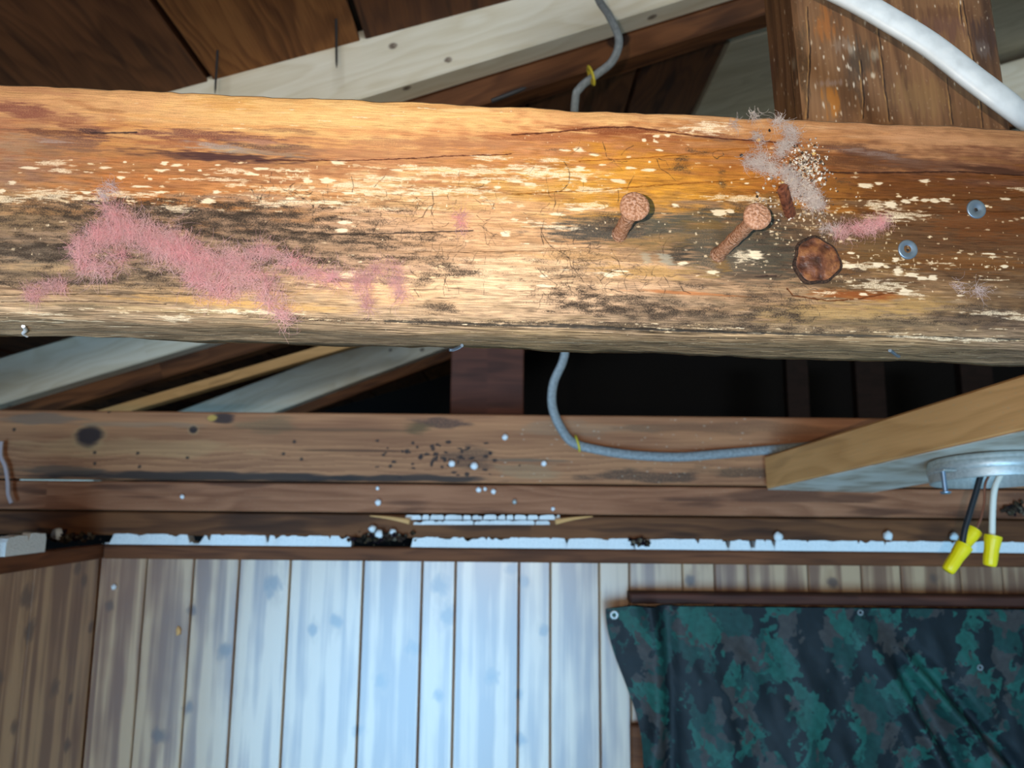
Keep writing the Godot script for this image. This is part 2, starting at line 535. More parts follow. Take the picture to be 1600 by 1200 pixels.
func timbers() -> void:
	var tilt := Basis(Vector3(0, 0, 1), atan(0.305))
	var roof := holder("roof", Vector3.ZERO)
	roof.set_meta("kind", "structure")
	var edge := W(1232, 63, 0.85).x
	var cuts := [-1.80, -1.61, -1.43, -1.25, -1.08, -0.90, -0.715, W(30, 130, 0.85).x, W(330, 117, 0.85).x, W(568, 45, 0.85).x, 0.02, 0.20, edge]
	for i in range(cuts.size() - 1):
		var w: float = (cuts[i + 1] - cuts[i]) / cos(atan(0.305)) - 0.007
		var x: float = (cuts[i] + cuts[i + 1]) * 0.5
		# grain runs along the length: the board's own x is turned to run with z
		var b := tilt * Basis(Vector3(0, 0, -1), Vector3(0, 1, 0), Vector3(1, 0, 0))
		obj("roof_board", box_mesh(Vector3(6.5, 0.02, w), 0.0015, Vector2(0.37 * i + 0.25 if i != 8 else 0.32, 0.1)), M.roof_wood[[0, 2, 0, 2, 0, 2, 0, 0, 1, 2, 0, 2][i]], roof, Transform3D(b, Vector3(x, roof_y(x), 0) + tilt * Vector3(0, 0.01, -0.1)))
	for i in 6:      # newer pale sheets from there on
		var w := 1.22
		for k in 2:
			var b := tilt
			var x := edge + 0.004 + (0.6 + 1.2 * k) * cos(atan(0.305))
			obj("roof_sheet", box_mesh(Vector3(1.197, 0.012, w - 0.005), 0.001, Vector2(0.3 * i, 0.2 * k)), M.plywood, roof, Transform3D(b, Vector3(x, roof_y(x), -2.8 + i * w - 0.125) + tilt * Vector3(0, 0.006, 0)))
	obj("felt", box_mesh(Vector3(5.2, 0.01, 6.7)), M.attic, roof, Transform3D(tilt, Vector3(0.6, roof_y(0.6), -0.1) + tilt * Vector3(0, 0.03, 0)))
	# three pairs of rafters: a new pale one nailed to an old dark one
	for r in [
		[0.85, [276, 133], [741, -8], 0.089, "rafter", M.white_wood, "pale new rafter board just above the big worn joist"],
		[0.892, [276, 155], [741, 10], 0.135, "rafter", M.dark_wood, "old brown rafter behind the pale rafter above the worn joist"],
		[1.45, [0, 559], [75, 537], 0.092, "rafter", M.white_wood, "pale rafter showing at the far left under the worn joist"],
		[1.49, [0, 559], [75, 537], 0.140, "rafter", M.dark_wood, "dark stained rafter between two pale ones below the worn joist"],
		[1.95, [287, 639], [536, 546], 0.095, "rafter", M.white_wood, "short stretch of pale rafter left of the dark upright below the joist"],
		[1.99, [287, 639], [536, 546], 0.130, "rafter", M.dark_wood, "thin brown rafter edge under the farthest pale rafter"]]:
		var a := W(r[1][0], r[1][1], r[0])
		var b := W(r[2][0], r[2][1], r[0])
		var dir := (b - a).normalized()
		var p := a - dir * (a.x + 1.3) / dir.x
		var q := a + dir * (1.5 - a.x) / dir.x
		# keep it under the roof boards
		var bs := span(p, q)
		var drop: float = r[3]
		var t := Transform3D(bs, (p + q) * 0.5 + bs * Vector3(0, -drop * 0.5, -0.019))
		var o := obj(r[4], box_mesh(Vector3((q - p).length(), drop, 0.038), 0.0025, Vector2(0.9, 0.1)), r[5], null, t)
		tag(o, r[6], "rafter", "rafters under the roof")
	# a lath between the second and third pair
	var la := W(190, 641, 1.6)
	var lb := W(420, 574, 1.6)
	var ld := (lb - la).normalized()
	var lath := obj("lath", box_mesh(Vector3(0.9, 0.022, 0.03), 0.0015), M.tan_wood, null, Transform3D(span(la, lb), la + ld * 0.2))
	tag(lath, "thin tan lath between the rafters left below the joist", "lath")
	# uprights
	var pm := obj("upright_post", box_mesh(Vector3(0.101, 0.62, 0.038), 0.002), M.dim_wood, null, Transform3D(Basis.IDENTITY, Vector3(W(761, 600, 1.0).x, EYE + 0.105 + 0.245, -1.02)))
	tag(pm, "dark red-brown upright standing on the far plate under the joist", "post")
	var spots := [[1247, 0.075], [1361, 0.1], [1528, 0.11]]
	var said := ["leftmost of three faint studs in the black attic below the joist", "middle of three faint studs in the black attic below the joist", "rightmost of three faint studs in the black attic above the tan board"]
	for i in 3:
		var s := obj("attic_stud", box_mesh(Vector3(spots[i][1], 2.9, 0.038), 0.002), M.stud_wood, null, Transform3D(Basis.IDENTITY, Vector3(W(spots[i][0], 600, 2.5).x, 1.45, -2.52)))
		tag(s, said[i], "stud", "studs far back in the attic")
	var p0 := W(1422, 215, 0.345)
	var p1 := W(1394, -10, 0.345)
	var pd := (p1 - p0).normalized()
	var bz := span(p0, p1)
	var pr := obj("upright_post", box_mesh(Vector3(0.48, 0.1035, 0.038), 0.002, Vector2(0.2, 0.055)), weathered(M.post_wood, bz, p0 + pd * 0.17), null, Transform3D(bz, p0 + pd * 0.17 + Vector3(0, 0, -0.019)))
	tag(pr, "weathered brown upright behind the joist crossed by a white cable", "post")

# ---------------------------------------------------------------- painting what surfaces are made of
class Canvas:
	var w: int
	var h: int
	var d: PackedByteArray
	var hd: PackedByteArray
	var n: FastNoiseLite
	func _init(w_: int, h_: int, sd: int) -> void:
		w = w_
		h = h_
		d.resize(w * h * 4)
		d.fill(255)
		hd.resize(w * h)
		hd.fill(128)
		n = FastNoiseLite.new()
		n.seed = sd
		n.noise_type = FastNoiseLite.TYPE_SIMPLEX_SMOOTH
		n.frequency = 1.0
		n.fractal_octaves = 3
	# a patch with a ragged outline; grain > 1 stretches the raggedness along x
	func blob(cx: float, cy: float, rx: float, ry: float, ang: float, c: Color, alpha: float, rag := 0.5, grain := 4.0, hard := 2.0, lift := 0.0, scale := 0.05) -> void:
		var ca := cos(ang)
		var sa := sin(ang)
		var ex := (absf(rx * ca) + absf(ry * sa)) * (1.0 + rag)
		var ey := (absf(rx * sa) + absf(ry * ca)) * (1.0 + rag)
		var cr := c.r * 255.0
		var cg := c.g * 255.0
		var cbl := c.b * 255.0
		for j in range(maxi(0, int(cy - ey)), mini(h, int(cy + ey) + 2)):
			for i in range(maxi(0, int(cx - ex)), mini(w, int(cx + ex) + 2)):
				var dx := i + 0.5 - cx
				var dy := j + 0.5 - cy
				var u := (dx * ca + dy * sa) / rx
				var v := (dy * ca - dx * sa) / ry
				var r := sqrt(u * u + v * v)
				if r > 1.0 + rag:
					continue
				if rag > 0.0:
					r += rag * n.get_noise_2d(i * scale / grain, j * scale)
				var a := clampf((1.0 - r) * hard, 0.0, 1.0) * alpha
				if a <= 0.0:
					continue
				if rag > 0.65 and rx > 20.0:      # broad stains are grainy
					a *= clampf(0.82 + 0.75 * n.get_noise_2d(i * 0.33, j * 0.4), 0.15, 1.0)
				var o := (j * w + i) * 4
				d[o] = int(d[o] + (cr - d[o]) * a)
				d[o + 1] = int(d[o + 1] + (cg - d[o + 1]) * a)
				d[o + 2] = int(d[o + 2] + (cbl - d[o + 2]) * a)
				if lift != 0.0:
					hd[j * w + i] = clampi(int(hd[j * w + i] + lift * a), 0, 255)
	func line(pts: Array, width: float, c: Color, alpha: float, rag := 0.6, lift := -50.0) -> void:
		for k in range(pts.size() - 1):
			var a: Vector2 = pts[k]
			var b: Vector2 = pts[k + 1]
			var steps := int((b - a).length() / maxf(width * 0.7, 0.7)) + 1
			for s in steps:
				var p := a.lerp(b, float(s) / steps)
				var wd := width * (1.0 + rag * n.get_noise_2d(p.x * 0.07, p.y * 0.07 + 9.0))
				p += Vector2(n.get_noise_2d(p.x * 0.05, 3.0), n.get_noise_2d(p.x * 0.05, 8.0)) * rag * 2.0
				blob(p.x, p.y, wd, wd, 0.0, c, alpha, 0.0, 1.0, 1.6, lift)
	func texture() -> ImageTexture:
		return ImageTexture.create_from_image(Image.create_from_data(w, h, false, Image.FORMAT_RGBA8, d))
	func relief() -> ImageTexture:
		return ImageTexture.create_from_image(Image.create_from_data(w, h, false, Image.FORMAT_L8, hd))

func seen_at(p: Vector3) -> Vector2:
	var q := cb.inverse() * (p - co)
	return Vector2(800.0 - q.x / q.z * F, 600.0 + q.y / q.z * F)

func panel_material() -> StandardMaterial3D:
	var cv := Canvas.new(1280, 480, 51)
	var n1 := noise(52, 1.0, 3)
	var light := rgb8(0xc8a078)
	var dark := rgb8(0x84583c)
	var xs := []
	for g in GROOVES:
		xs.append(W(g, 885, WALL).x)
	var b := 0
	for i in cv.w:
		var x := -0.75 + (i + 0.5) / cv.w * 1.6
		b = 0
		for g in xs:
			if x > g:
				b += 1
		var tone := n1.get_noise_2d(b * 7.3, 40.0) * 0.45
		for j in cv.h:
			var y := (j + 0.5) / cv.h * 0.6
			var s := n1.get_noise_2d(x * 42.0 + b * 13.0, y * 1.6 + b * 3.0)
			var s2 := n1.get_noise_2d(x * 150.0, y * 5.0 + b)
			var wv := n1.get_noise_2d(x * 16.0 + b * 5.0, y * 7.0)
			var t := clampf(0.42 + tone + s * 1.5 + s2 * 0.25 + wv * 0.6, 0.0, 1.0)
			var c := light.lerp(dark, t)
			var o := (j * cv.w + i) * 4
			cv.d[o] = int(c.r * 255.0)
			cv.d[o + 1] = int(c.g * 255.0)
			cv.d[o + 2] = int(c.b * 255.0)
	for k in [[47, 983, 14], [170, 945, 8], [300, 953, 8], [350, 1018, 11], [425, 915, 15], [525, 972, 10], [645, 1012, 10], [596, 1065, 11], [687, 1088, 8], [689, 913, 14], [820, 909, 9], [850, 986, 8], [813, 1158, 9], [122, 887, 10], [85, 1077, 11], [295, 1105, 8], [110, 1090, 7], [490, 985, 8], [1080, 905, 9], [1300, 910, 9], [1460, 905, 8], [250, 1150, 12], [560, 1140, 9]]:
		var p := W(k[0], k[1], WALL)
		if p.x < SIDE:
			var s := on_plane(k[0], k[1], Vector3(SIDE, 0, 0), Vector3(1, 0, 0))
			p = Vector3(0.7 - s.z, s.y, 0)
			p.x = fposmod(p.x + 0.75, 1.6) - 0.75
		var tx := Vector2((p.x + 0.75) / 1.6 * cv.w, (EYE - 0.05 - p.y) / 0.6 * cv.h)
		var r: float = k[2] * 0.66
		cv.blob(tx.x, tx.y, r * 1.5, r * 2.6, 0.0, rgb8(0x9c7048), 0.55, 0.6, 0.4, 1.0)
		cv.blob(tx.x, tx.y, r * 1.15, r * 1.3, 0.0, rgb8(0x5c3e30), 0.85, 0.5, 0.6, 1.6)
	var m := mat(Color.WHITE, 0.34, 0.0, 0.7)
	m.albedo_texture = cv.texture()
	m.clearcoat_enabled = true
	m.clearcoat = 1.0
	m.clearcoat_roughness = 0.34
	m.uv1_scale = Vector3(1.0 / 1.6, -1.0 / 0.6, 1.0)
	m.uv1_offset = Vector3(0.75 / 1.6, -0.05 / 0.6, 0.0)
	return m

const HEAD_D := 0.92
var head_top := 0.0
var head_low := 0.0
func header_material() -> StandardMaterial3D:
	head_top = W(800, 648, HEAD_D).y
	head_low = W(800, 757, HEAD_D).y
	var cv := Canvas.new(1600, 112, 61)
	var n1 := noise(62, 1.0, 3)
	var light := rgb8(0xba8056)
	var dark := rgb8(0x7c4c32)
	for i in cv.w:
		var x := -0.72 + (i + 0.5) / cv.w * 1.6
		for j in cv.h:
			var y := (j + 0.5) / cv.h
			var yy := y + 0.10 * n1.get_noise_2d(x * 2.0, 5.0) + 0.06 * n1.get_noise_2d(x * 6.0, y * 2.0)
			var g := yy * 13.0
			g -= floorf(g)
			var zone := clampf((y - 0.3) * 4.0, 0.0, 1.0)
			var t := clampf(0.35 + 0.5 * (g - 0.5) * zone + 0.30 * n1.get_noise_2d(x * 8.0, y * 30.0) + 0.45 * n1.get_noise_2d(x * 3.0 + 9.0, y * 3.0), 0.0, 1.0)
			var c := light.lerp(dark, t)
			var o := (j * cv.w + i) * 4
			cv.d[o] = int(c.r * 255.0)
			cv.d[o + 1] = int(c.g * 255.0)
			cv.d[o + 2] = int(c.b * 255.0)
			cv.hd[j * cv.w + i] = int(140.0 - 40.0 * t)
	var at := func(px: float, py: float) -> Vector2:
		var p := W(px, py, HEAD_D)
		return Vector2((p.x + 0.72) / 1.6 * cv.w, (head_top - p.y) / (head_top - head_low) * cv.h)
	# [px, py, rx, ry, colour, alpha, rag]
	for b in [
		[60, 655, 90, 10, 0x6a6058, 0.5, 0.6], [200, 700, 220, 18, 0xc09868, 0.4, 0.5], [140, 683, 31, 25, 0xb48e60, 0.7, 0.2], [140, 682, 25, 19, 0x33221e, 0.95, 0.25], [302, 672, 10, 10, 0xb89468, 0.6, 0.2], [302, 672, 7, 7, 0x2c1e1c, 0.95, 0.2],
		[345, 655, 24, 11, 0x3c2a26, 0.9, 0.5], [331, 654, 9, 7, 0xc8a04c, 0.9, 0.4], [420, 665, 60, 14, 0x6e5c40, 0.5, 0.7], [215, 664, 130, 5, 0x908070, 0.35, 0.6],
		[300, 745, 330, 9, 0x2e2420, 0.85, 0.45], [640, 748, 160, 7, 0x2e2420, 0.8, 0.5], [90, 736, 90, 8, 0x5c4a3c, 0.7, 0.6], [680, 662, 48, 14, 0x44302a, 0.75, 0.8], [655, 668, 30, 12, 0x504428, 0.6, 0.6],
		[735, 720, 38, 22, 0x5a4030, 0.6, 0.9], [830, 735, 60, 18, 0x9c8464, 0.5, 0.8], [1000, 745, 100, 12, 0x3c2c22, 0.7, 0.7], [1150, 740, 80, 12, 0x4c3828, 0.7, 0.7], [900, 670, 120, 12, 0x8c7864, 0.4, 0.8], [1150, 670, 200, 12, 0x6c4c34, 0.5, 0.7],
		[820, 720, 70, 4, 0x5c5044, 0.6, 0.4], [560, 705, 120, 2, 0x5c3a24, 0.8, 0.3], [500, 672, 200, 3, 0x6c4a30, 0.6, 0.4]]:
		var p: Vector2 = at.call(b[0], b[1])
		cv.blob(p.x, p.y, b[2] * 0.8, b[3] * 0.95, -0.5 if b[0] == 140 else 0.0, rgb8(b[4]), b[5], b[6], 4.0, 2.5, -20.0)
	var r2 := RandomNumberGenerator.new()
	r2.seed = 5
	for k in 60:
		var p: Vector2 = at.call(r2.randfn(705, 45), r2.randfn(715, 17))
		cv.blob(p.x, p.y, r2.randf_range(1.2, 4.0), r2.randf_range(1.2, 4.5), 0.0, rgb8(0x2a1e1a), 0.8, 0.5, 1.0, 3.0, -40.0, 0.3)
	for q in [[215, 709], [293, 716], [148, 708], [170, 644], [218, 730], [443, 710], [471, 718], [645, 693], [610, 729], [22, 672], [460, 691], [148, 725]]:
		var p: Vector2 = at.call(q[0], q[1])
		cv.blob(p.x, p.y, 2.6, 3.0, 0.0, rgb8(0x2e221c), 0.8, 0.4, 1.0, 3.0, -40.0, 0.3)
	for k in 90:
		var p: Vector2 = at.call(r2.randf_range(780, 1250), r2.randf_range(655, 755))
		cv.blob(p.x, p.y, r2.randf_range(0.7, 2.2), r2.randf_range(0.6, 1.4), 0.0, rgb8(0xc8bcac), 0.6, 0.4, 1.0, 3.0, 10.0, 0.3)
	var m := mat(Color.WHITE, 0.7, 0.0, 0.45)
	m.albedo_texture = cv.texture()
	m.heightmap_enabled = true
	m.heightmap_texture = cv.relief()
	m.heightmap_scale = 0.05
	return m

func camo_material() -> StandardMaterial3D:
	var cv := Canvas.new(1024, 768, 71)
	var n1 := noise(72, 1.0, 4)
	for j in cv.h:
		for i in cv.w:
			var x := i / 1024.0 * 12.0
			var y := j / 1024.0 * 12.0
			var wx := n1.get_noise_2d(x * 2.2, y * 2.2 + 50.0) * 0.35
			var a := n1.get_noise_2d(x * 0.95 + wx, y * 0.72 + wx)
			var b := n1.get_noise_2d(x * 1.0 + 30.0 - wx, y * 0.8 + 7.0)
			var c := n1.get_noise_2d(x * 1.1 + 60.0 + wx, y * 0.85 - wx + 17.0)
			var col := rgb8(0x153a36)
			if b > 0.06:
				col = rgb8(0x3c3836)
			if a > 0.14:
				col = rgb8(0x1c5248)
			if c > 0.08:
				col = rgb8(0x0e181d)
			var f := 1.0 + 0.16 * n1.get_noise_2d(x * 6.0, y * 6.0)
			var o := (j * cv.w + i) * 4
			cv.d[o] = int(clampf(col.r * f, 0, 1) * 255.0)
			cv.d[o + 1] = int(clampf(col.g * f, 0, 1) * 255.0)
			cv.d[o + 2] = int(clampf(col.b * f, 0, 1) * 255.0)
	var m := mat(Color.WHITE, 0.62, 0.0, 0.4)
	m.albedo_texture = cv.texture()
	return m

# ---------------------------------------------------------------- the worn joist before the lens
const JH := 0.0925           # height of its face
const JT := 0.038            # thickness
const TEX_S := -0.045        # where its picture begins and how far it runs
const TEX_L := 0.47
const TEX_W := 2048
var j0: Vector3              # top front edge at the left of the frame
var jx: Vector3              # along it
var jd: Vector3              # down its face
var jn: Vector3              # out of its face
var tex_h := 0

func joist_frame() -> void:
	j0 = W(0, 128, 0.265)
	var e := W(1600, 200, 0.285)
	jx = (e - j0).normalized()
	jn = Vector3(0, 0, 1)
	jn = (jn - jx * jn.dot(jx)).normalized()
	jd = -jn.cross(jx)
	tex_h = int((JH + JT) / TEX_L * TEX_W)

func on_joist(px: float, py: float, out := 0.0) -> Vector3:
	var p := on_plane(px, py, j0 + jn * out, jn)
	return p

func joist_st(px: float, py: float) -> Vector2:        # metres along and down the unrolled face and underside
	var p := on_plane(px, py, j0, jn) - j0
	var t := p.dot(jd)
	if t > JH:
		p = on_plane(px, py, j0 + jd * JH, jd) - j0
		return Vector2(p.dot(jx), JH + clampf(-p.dot(jn), 0.0, JT))
	return Vector2(p.dot(jx), t)

func jt(px: float, py: float) -> Vector2:              # the texel of its picture that a pixel shows
	var s := joist_st(px, py)
	return Vector2((s.x - TEX_S) / TEX_L * TEX_W, s.y / TEX_L * TEX_W)

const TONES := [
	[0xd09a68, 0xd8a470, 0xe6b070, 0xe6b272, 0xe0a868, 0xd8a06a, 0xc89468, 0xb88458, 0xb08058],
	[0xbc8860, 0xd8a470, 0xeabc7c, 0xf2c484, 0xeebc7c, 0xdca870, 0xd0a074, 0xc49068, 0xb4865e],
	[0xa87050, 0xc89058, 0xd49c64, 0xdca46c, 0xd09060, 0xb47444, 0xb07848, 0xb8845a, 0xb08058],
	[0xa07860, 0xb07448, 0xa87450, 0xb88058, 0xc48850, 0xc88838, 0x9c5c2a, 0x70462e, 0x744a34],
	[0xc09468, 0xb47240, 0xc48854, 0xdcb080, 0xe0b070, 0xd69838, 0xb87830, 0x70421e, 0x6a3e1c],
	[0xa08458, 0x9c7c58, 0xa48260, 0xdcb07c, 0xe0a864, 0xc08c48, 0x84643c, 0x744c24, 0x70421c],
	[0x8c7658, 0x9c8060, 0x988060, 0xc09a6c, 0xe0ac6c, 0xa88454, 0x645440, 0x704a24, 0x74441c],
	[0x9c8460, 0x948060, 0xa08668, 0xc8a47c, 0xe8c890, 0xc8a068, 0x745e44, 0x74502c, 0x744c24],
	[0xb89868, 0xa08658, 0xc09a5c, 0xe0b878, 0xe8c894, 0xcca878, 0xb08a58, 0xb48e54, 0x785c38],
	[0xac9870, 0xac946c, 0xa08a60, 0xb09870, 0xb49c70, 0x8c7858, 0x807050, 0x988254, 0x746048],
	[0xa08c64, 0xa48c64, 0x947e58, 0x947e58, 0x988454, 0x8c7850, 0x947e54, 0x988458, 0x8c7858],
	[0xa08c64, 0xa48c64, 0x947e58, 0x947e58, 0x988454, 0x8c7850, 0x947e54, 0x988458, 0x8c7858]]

func joist_material() -> StandardMaterial3D:
	var cv := Canvas.new(TEX_W, tex_h, 81)
	var n1 := noise(82, 1.0, 3)
	var n2 := noise(83, 1.0, 3)
	var n3 := noise(84, 1.0, 2)
	var grid := []
	for row in TONES:
		var g := []
		for c in row:
			g.append(rgb8(c))
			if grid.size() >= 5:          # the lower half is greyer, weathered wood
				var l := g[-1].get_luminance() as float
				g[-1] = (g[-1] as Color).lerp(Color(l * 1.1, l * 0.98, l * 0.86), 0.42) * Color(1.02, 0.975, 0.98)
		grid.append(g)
	var inv := cb.inverse()
	for j in tex_h:
		var v := (j + 0.5) / TEX_W * TEX_L
		var start := j0 + jd * v if v < JH else j0 + jd * JH - jn * (v - JH)
		var a := inv * (start + jx * TEX_S - co)
		var b := inv * (jx * (TEX_L / TEX_W))
		var under := clampf((v - JH + 0.006) / 0.006, 0.0, 1.0)
		for i in TEX_W:
			var q := a + b * (i + 0.5)
			var px := 800.0 - q.x / q.z * F
			var py := 600.0 + q.y / q.z * F
			var streak := n1.get_noise_2d(i * 0.0032, j * 0.055)
			var fine := n2.get_noise_2d(i * 0.018, j * 0.34)
			var blot := n3.get_noise_2d(i * 0.02, j * 0.05)
			var grit := n2.get_noise_2d(i * 0.45, j * 0.45)
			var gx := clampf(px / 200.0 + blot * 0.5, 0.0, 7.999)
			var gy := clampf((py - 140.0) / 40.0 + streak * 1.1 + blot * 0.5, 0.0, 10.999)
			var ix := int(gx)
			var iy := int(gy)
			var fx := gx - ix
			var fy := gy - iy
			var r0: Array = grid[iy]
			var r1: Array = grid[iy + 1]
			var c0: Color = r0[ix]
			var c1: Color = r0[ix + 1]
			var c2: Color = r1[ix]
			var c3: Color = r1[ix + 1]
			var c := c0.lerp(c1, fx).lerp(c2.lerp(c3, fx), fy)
			var vein := absf(n1.get_noise_2d(i * 0.0045 + 300.0, j * 0.11))
			vein = clampf(1.0 - vein * 9.0, 0.0, 1.0)
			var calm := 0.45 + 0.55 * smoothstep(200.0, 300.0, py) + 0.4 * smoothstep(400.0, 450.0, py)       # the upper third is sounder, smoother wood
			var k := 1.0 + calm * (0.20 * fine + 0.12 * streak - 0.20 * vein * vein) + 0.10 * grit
			if under > 0.0:
				var s := n1.get_noise_2d(i * 0.006 + 90.0, j * 0.30)
				k += under * s * 0.75
			var o := (j * TEX_W + i) * 4
			cv.d[o] = int(clampf(c.r * k, 0.0, 1.0) * 255.0)
			cv.d[o + 1] = int(clampf(c.g * (k * 1.02 - 0.02), 0.0, 1.0) * 255.0)
			cv.d[o + 2] = int(clampf(c.b * (k * 1.05 - 0.05), 0.0, 1.0) * 255.0)
			cv.hd[j * TEX_W + i] = clampi(int(128.0 + 34.0 * fine + 26.0 * streak + 14.0 * grit), 0, 255)
	# stains that follow the grain: [px, py, rx, ry, tilt, colour, alpha, rag]
	for s in [
		[30, 172, 55, 11, 3, 0x7c4a40, 0.8, 0.8], [75, 183, 90, 10, 8, 0x8c5644, 0.65, 0.9], [130, 205, 40, 10, 15, 0x8a5840, 0.6, 0.9], [90, 208, 75, 5, 1, 0x5c3a30, 0.75, 0.7], [140, 206, 22, 5, 5, 0x4a3434, 0.8, 0.7], [105, 224, 65, 12, 2, 0x705048, 0.7, 0.9],
		[60, 233, 60, 9, 0, 0x8c6c54, 0.6, 0.9], [20, 225, 40, 18, 0, 0xb89878, 0.5, 0.9], [85, 221, 24, 4, 0, 0xb09a90, 0.7, 0.8],
		[330, 213, 110, 9, 1, 0x6c4440, 0.8, 0.8], [300, 225, 75, 14, 0, 0x8c5440, 0.6, 0.9], [345, 245, 125, 7, 1, 0x4a3232, 0.9, 0.6], [420, 232, 80, 11, 3, 0x5c4640, 0.8, 0.8], [400, 222, 40, 4, 4, 0xd09878, 0.7, 0.7], [345, 230, 50, 6, 3, 0xb4a8a0, 0.75, 0.9], [400, 238, 75, 4, 2, 0x9c9484, 0.7, 0.8], [450, 204, 55, 4, 2, 0x8c6448, 0.7, 0.8],
		[215, 240, 60, 8, 0, 0x986c48, 0.5, 0.9], [180, 190, 18, 14, 35, 0xb0744c, 0.5, 0.8], [165, 173, 30, 3, 2, 0x90603c, 0.6, 0.7], [120, 162, 35, 4, 8, 0xa87048, 0.6, 0.8], [50, 140, 70, 6, 4, 0xb07858, 0.5, 0.9], [350, 160, 40, 12, 0, 0xc89048, 0.5, 1.0],
		[640, 224, 130, 8, -1, 0xa87454, 0.6, 0.8], [760, 222, 110, 11, -3, 0xb07c58, 0.6, 0.9], [590, 240, 180, 8, -1, 0xb88460, 0.6, 0.7], [680, 168, 60, 4, -6, 0xd09860, 0.6, 0.6], [720, 172, 50, 3, -5, 0xf4cc90, 0.7, 0.5],
		[860, 213, 110, 8, -3, 0xa0603c, 0.7, 0.8], [960, 203, 90, 7, 1, 0x7a4028, 0.85, 0.7], [1010, 213, 70, 7, 4, 0x90502c, 0.7, 0.9], [1110, 209, 70, 5, 6, 0x84543c, 0.7, 0.8], [1120, 216, 35, 4, 5, 0x6c5044, 0.6, 0.8], [1180, 220, 30, 5, 6, 0x9c5c38, 0.6, 0.7], [880, 185, 60, 12, 5, 0xd89c68, 0.5, 0.9], [1020, 178, 60, 10, 5, 0xe8b47c, 0.5, 0.9], [1120, 198, 60, 6, 5, 0xd8b494, 0.6, 0.9],
		[1350, 238, 70, 10, 6, 0x5c4038, 0.85, 0.7], [1400, 248, 70, 9, 9, 0x705444, 0.7, 0.8], [1375, 243, 55, 6, 9, 0x98847c, 0.6, 1.0], [1330, 252, 90, 12, 3, 0x603c24, 0.8, 0.7], [1300, 225, 50, 4, 2, 0x70482c, 0.6, 0.7], [1460, 258, 110, 9, 1, 0x6c4a38, 0.8, 0.8], [1560, 266, 70, 5, 3, 0x4a2e20, 0.85, 0.6], [1540, 250, 60, 5, 4, 0x90643c, 0.6, 0.8], [1450, 215, 100, 12, 3, 0xc8946a, 0.5, 0.9], [1560, 215, 60, 8, 3, 0xa87850, 0.5, 0.9], [1240, 218, 30, 6, 3, 0xa06c48, 0.6, 0.8],
		[1420, 300, 160, 20, 2, 0x6e4220, 0.5, 0.9], [1540, 350, 90, 25, 0, 0x7e441c, 0.5, 0.9], [1300, 290, 50, 20, 0, 0xa0682c, 0.6, 0.9], [1500, 410, 120, 14, 0, 0x8a5220, 0.5, 0.9], [1370, 400, 60, 30, 0, 0x84602c, 0.4, 0.9], [1340, 460, 75, 8, 2, 0x90481c, 0.75, 0.5], [1330, 445, 90, 10, 0, 0x6a5438, 0.6, 0.9], [1300, 490, 110, 18, -2, 0xc8a060, 0.6, 0.8], [1430, 475, 60, 14, -6, 0xc09858, 0.6, 0.8], [1360, 505, 120, 7, 0, 0x5c5040, 0.65, 0.8], [1275, 408, 33, 34, 0, 0x3a2a24, 0.85, 0.4], [1310, 405, 40, 20, 10, 0x8a5a34, 0.5, 0.6], [200, 520, 320, 5, 1, 0x7c7060, 0.6, 0.9], [700, 530, 320, 5, 1, 0x7c7060, 0.6, 0.9], [1200, 545, 320, 5, 1, 0x7c7060, 0.6, 0.9], [350, 505, 200, 4, 1, 0x8c7c64, 0.6, 0.9], [1540, 465, 90, 12, 2, 0x76583c, 0.6, 0.9], [1540, 500, 80, 10, 0, 0x5c4c40, 0.6, 0.9],
		[960, 355, 90, 20, 0, 0x5c5448, 0.8, 0.8], [955, 366, 110, 15, 0, 0x464440, 0.85, 0.7], [1040, 345, 90, 10, -3, 0x5c5648, 0.7, 0.8], [1020, 350, 60, 14, 0, 0x6a6050, 0.65, 0.9], [1090, 340, 80, 12, -4, 0x6c6454, 0.6, 0.9], [1120, 368, 115, 34, 0, 0x524e42, 0.82, 0.8], [1150, 405, 95, 30, 0, 0x524e44, 0.82, 0.8], [1060, 395, 18, 22, 30, 0x34302c, 0.75, 0.8], [1100, 352, 40, 8, -4, 0x8c6834, 0.6, 0.8], [1040, 370, 50, 6, -6, 0xa07c50, 0.6, 0.8], [1210, 395, 35, 35, 0, 0x504a3c, 0.6, 0.9], [1125, 410, 18, 10, 40, 0x8a6434, 0.7, 0.7], [1215, 310, 25, 12, 0, 0x6c5434, 0.6, 1.0], [1180, 432, 60, 4, -2, 0x5a4a3c, 0.7, 0.6], [1070, 458, 90, 2.5, 1, 0xb87040, 0.7, 0.4],
		[1010, 380, 60, 10, -3, 0xb88c50, 0.5, 0.9], [1020, 425, 90, 10, 0, 0xd8a860, 0.6, 0.9], [1040, 405, 14, 8, 30, 0xb0a894, 0.8, 0.8], [1010, 405, 9, 7, 30, 0xb0a48c, 0.7, 0.8], [900, 400, 70, 10, 0, 0xd8a868, 0.4, 0.9],
		[60, 345, 70, 16, 0, 0x8c7250, 0.5, 1.0], [60, 418, 70, 9, 2, 0xc8a478, 0.6, 0.6], [70, 432, 130, 7, 1, 0x6c5c4a, 0.65, 0.7], [60, 395, 90, 16, 0, 0x5a544c, 0.55, 0.9], [40, 452, 90, 2, 1, 0x6c5440, 0.7, 0.4], [300, 470, 110, 6, 1, 0xe0ac64, 0.6, 0.8], [420, 480, 110, 7, 1, 0xe4b46c, 0.6, 0.8], [200, 485, 160, 5, 1, 0xb49868, 0.5, 0.7], [130, 483, 45, 4, 0, 0x4c4238, 0.6, 0.9]]:
		var p := jt(s[0], s[1])
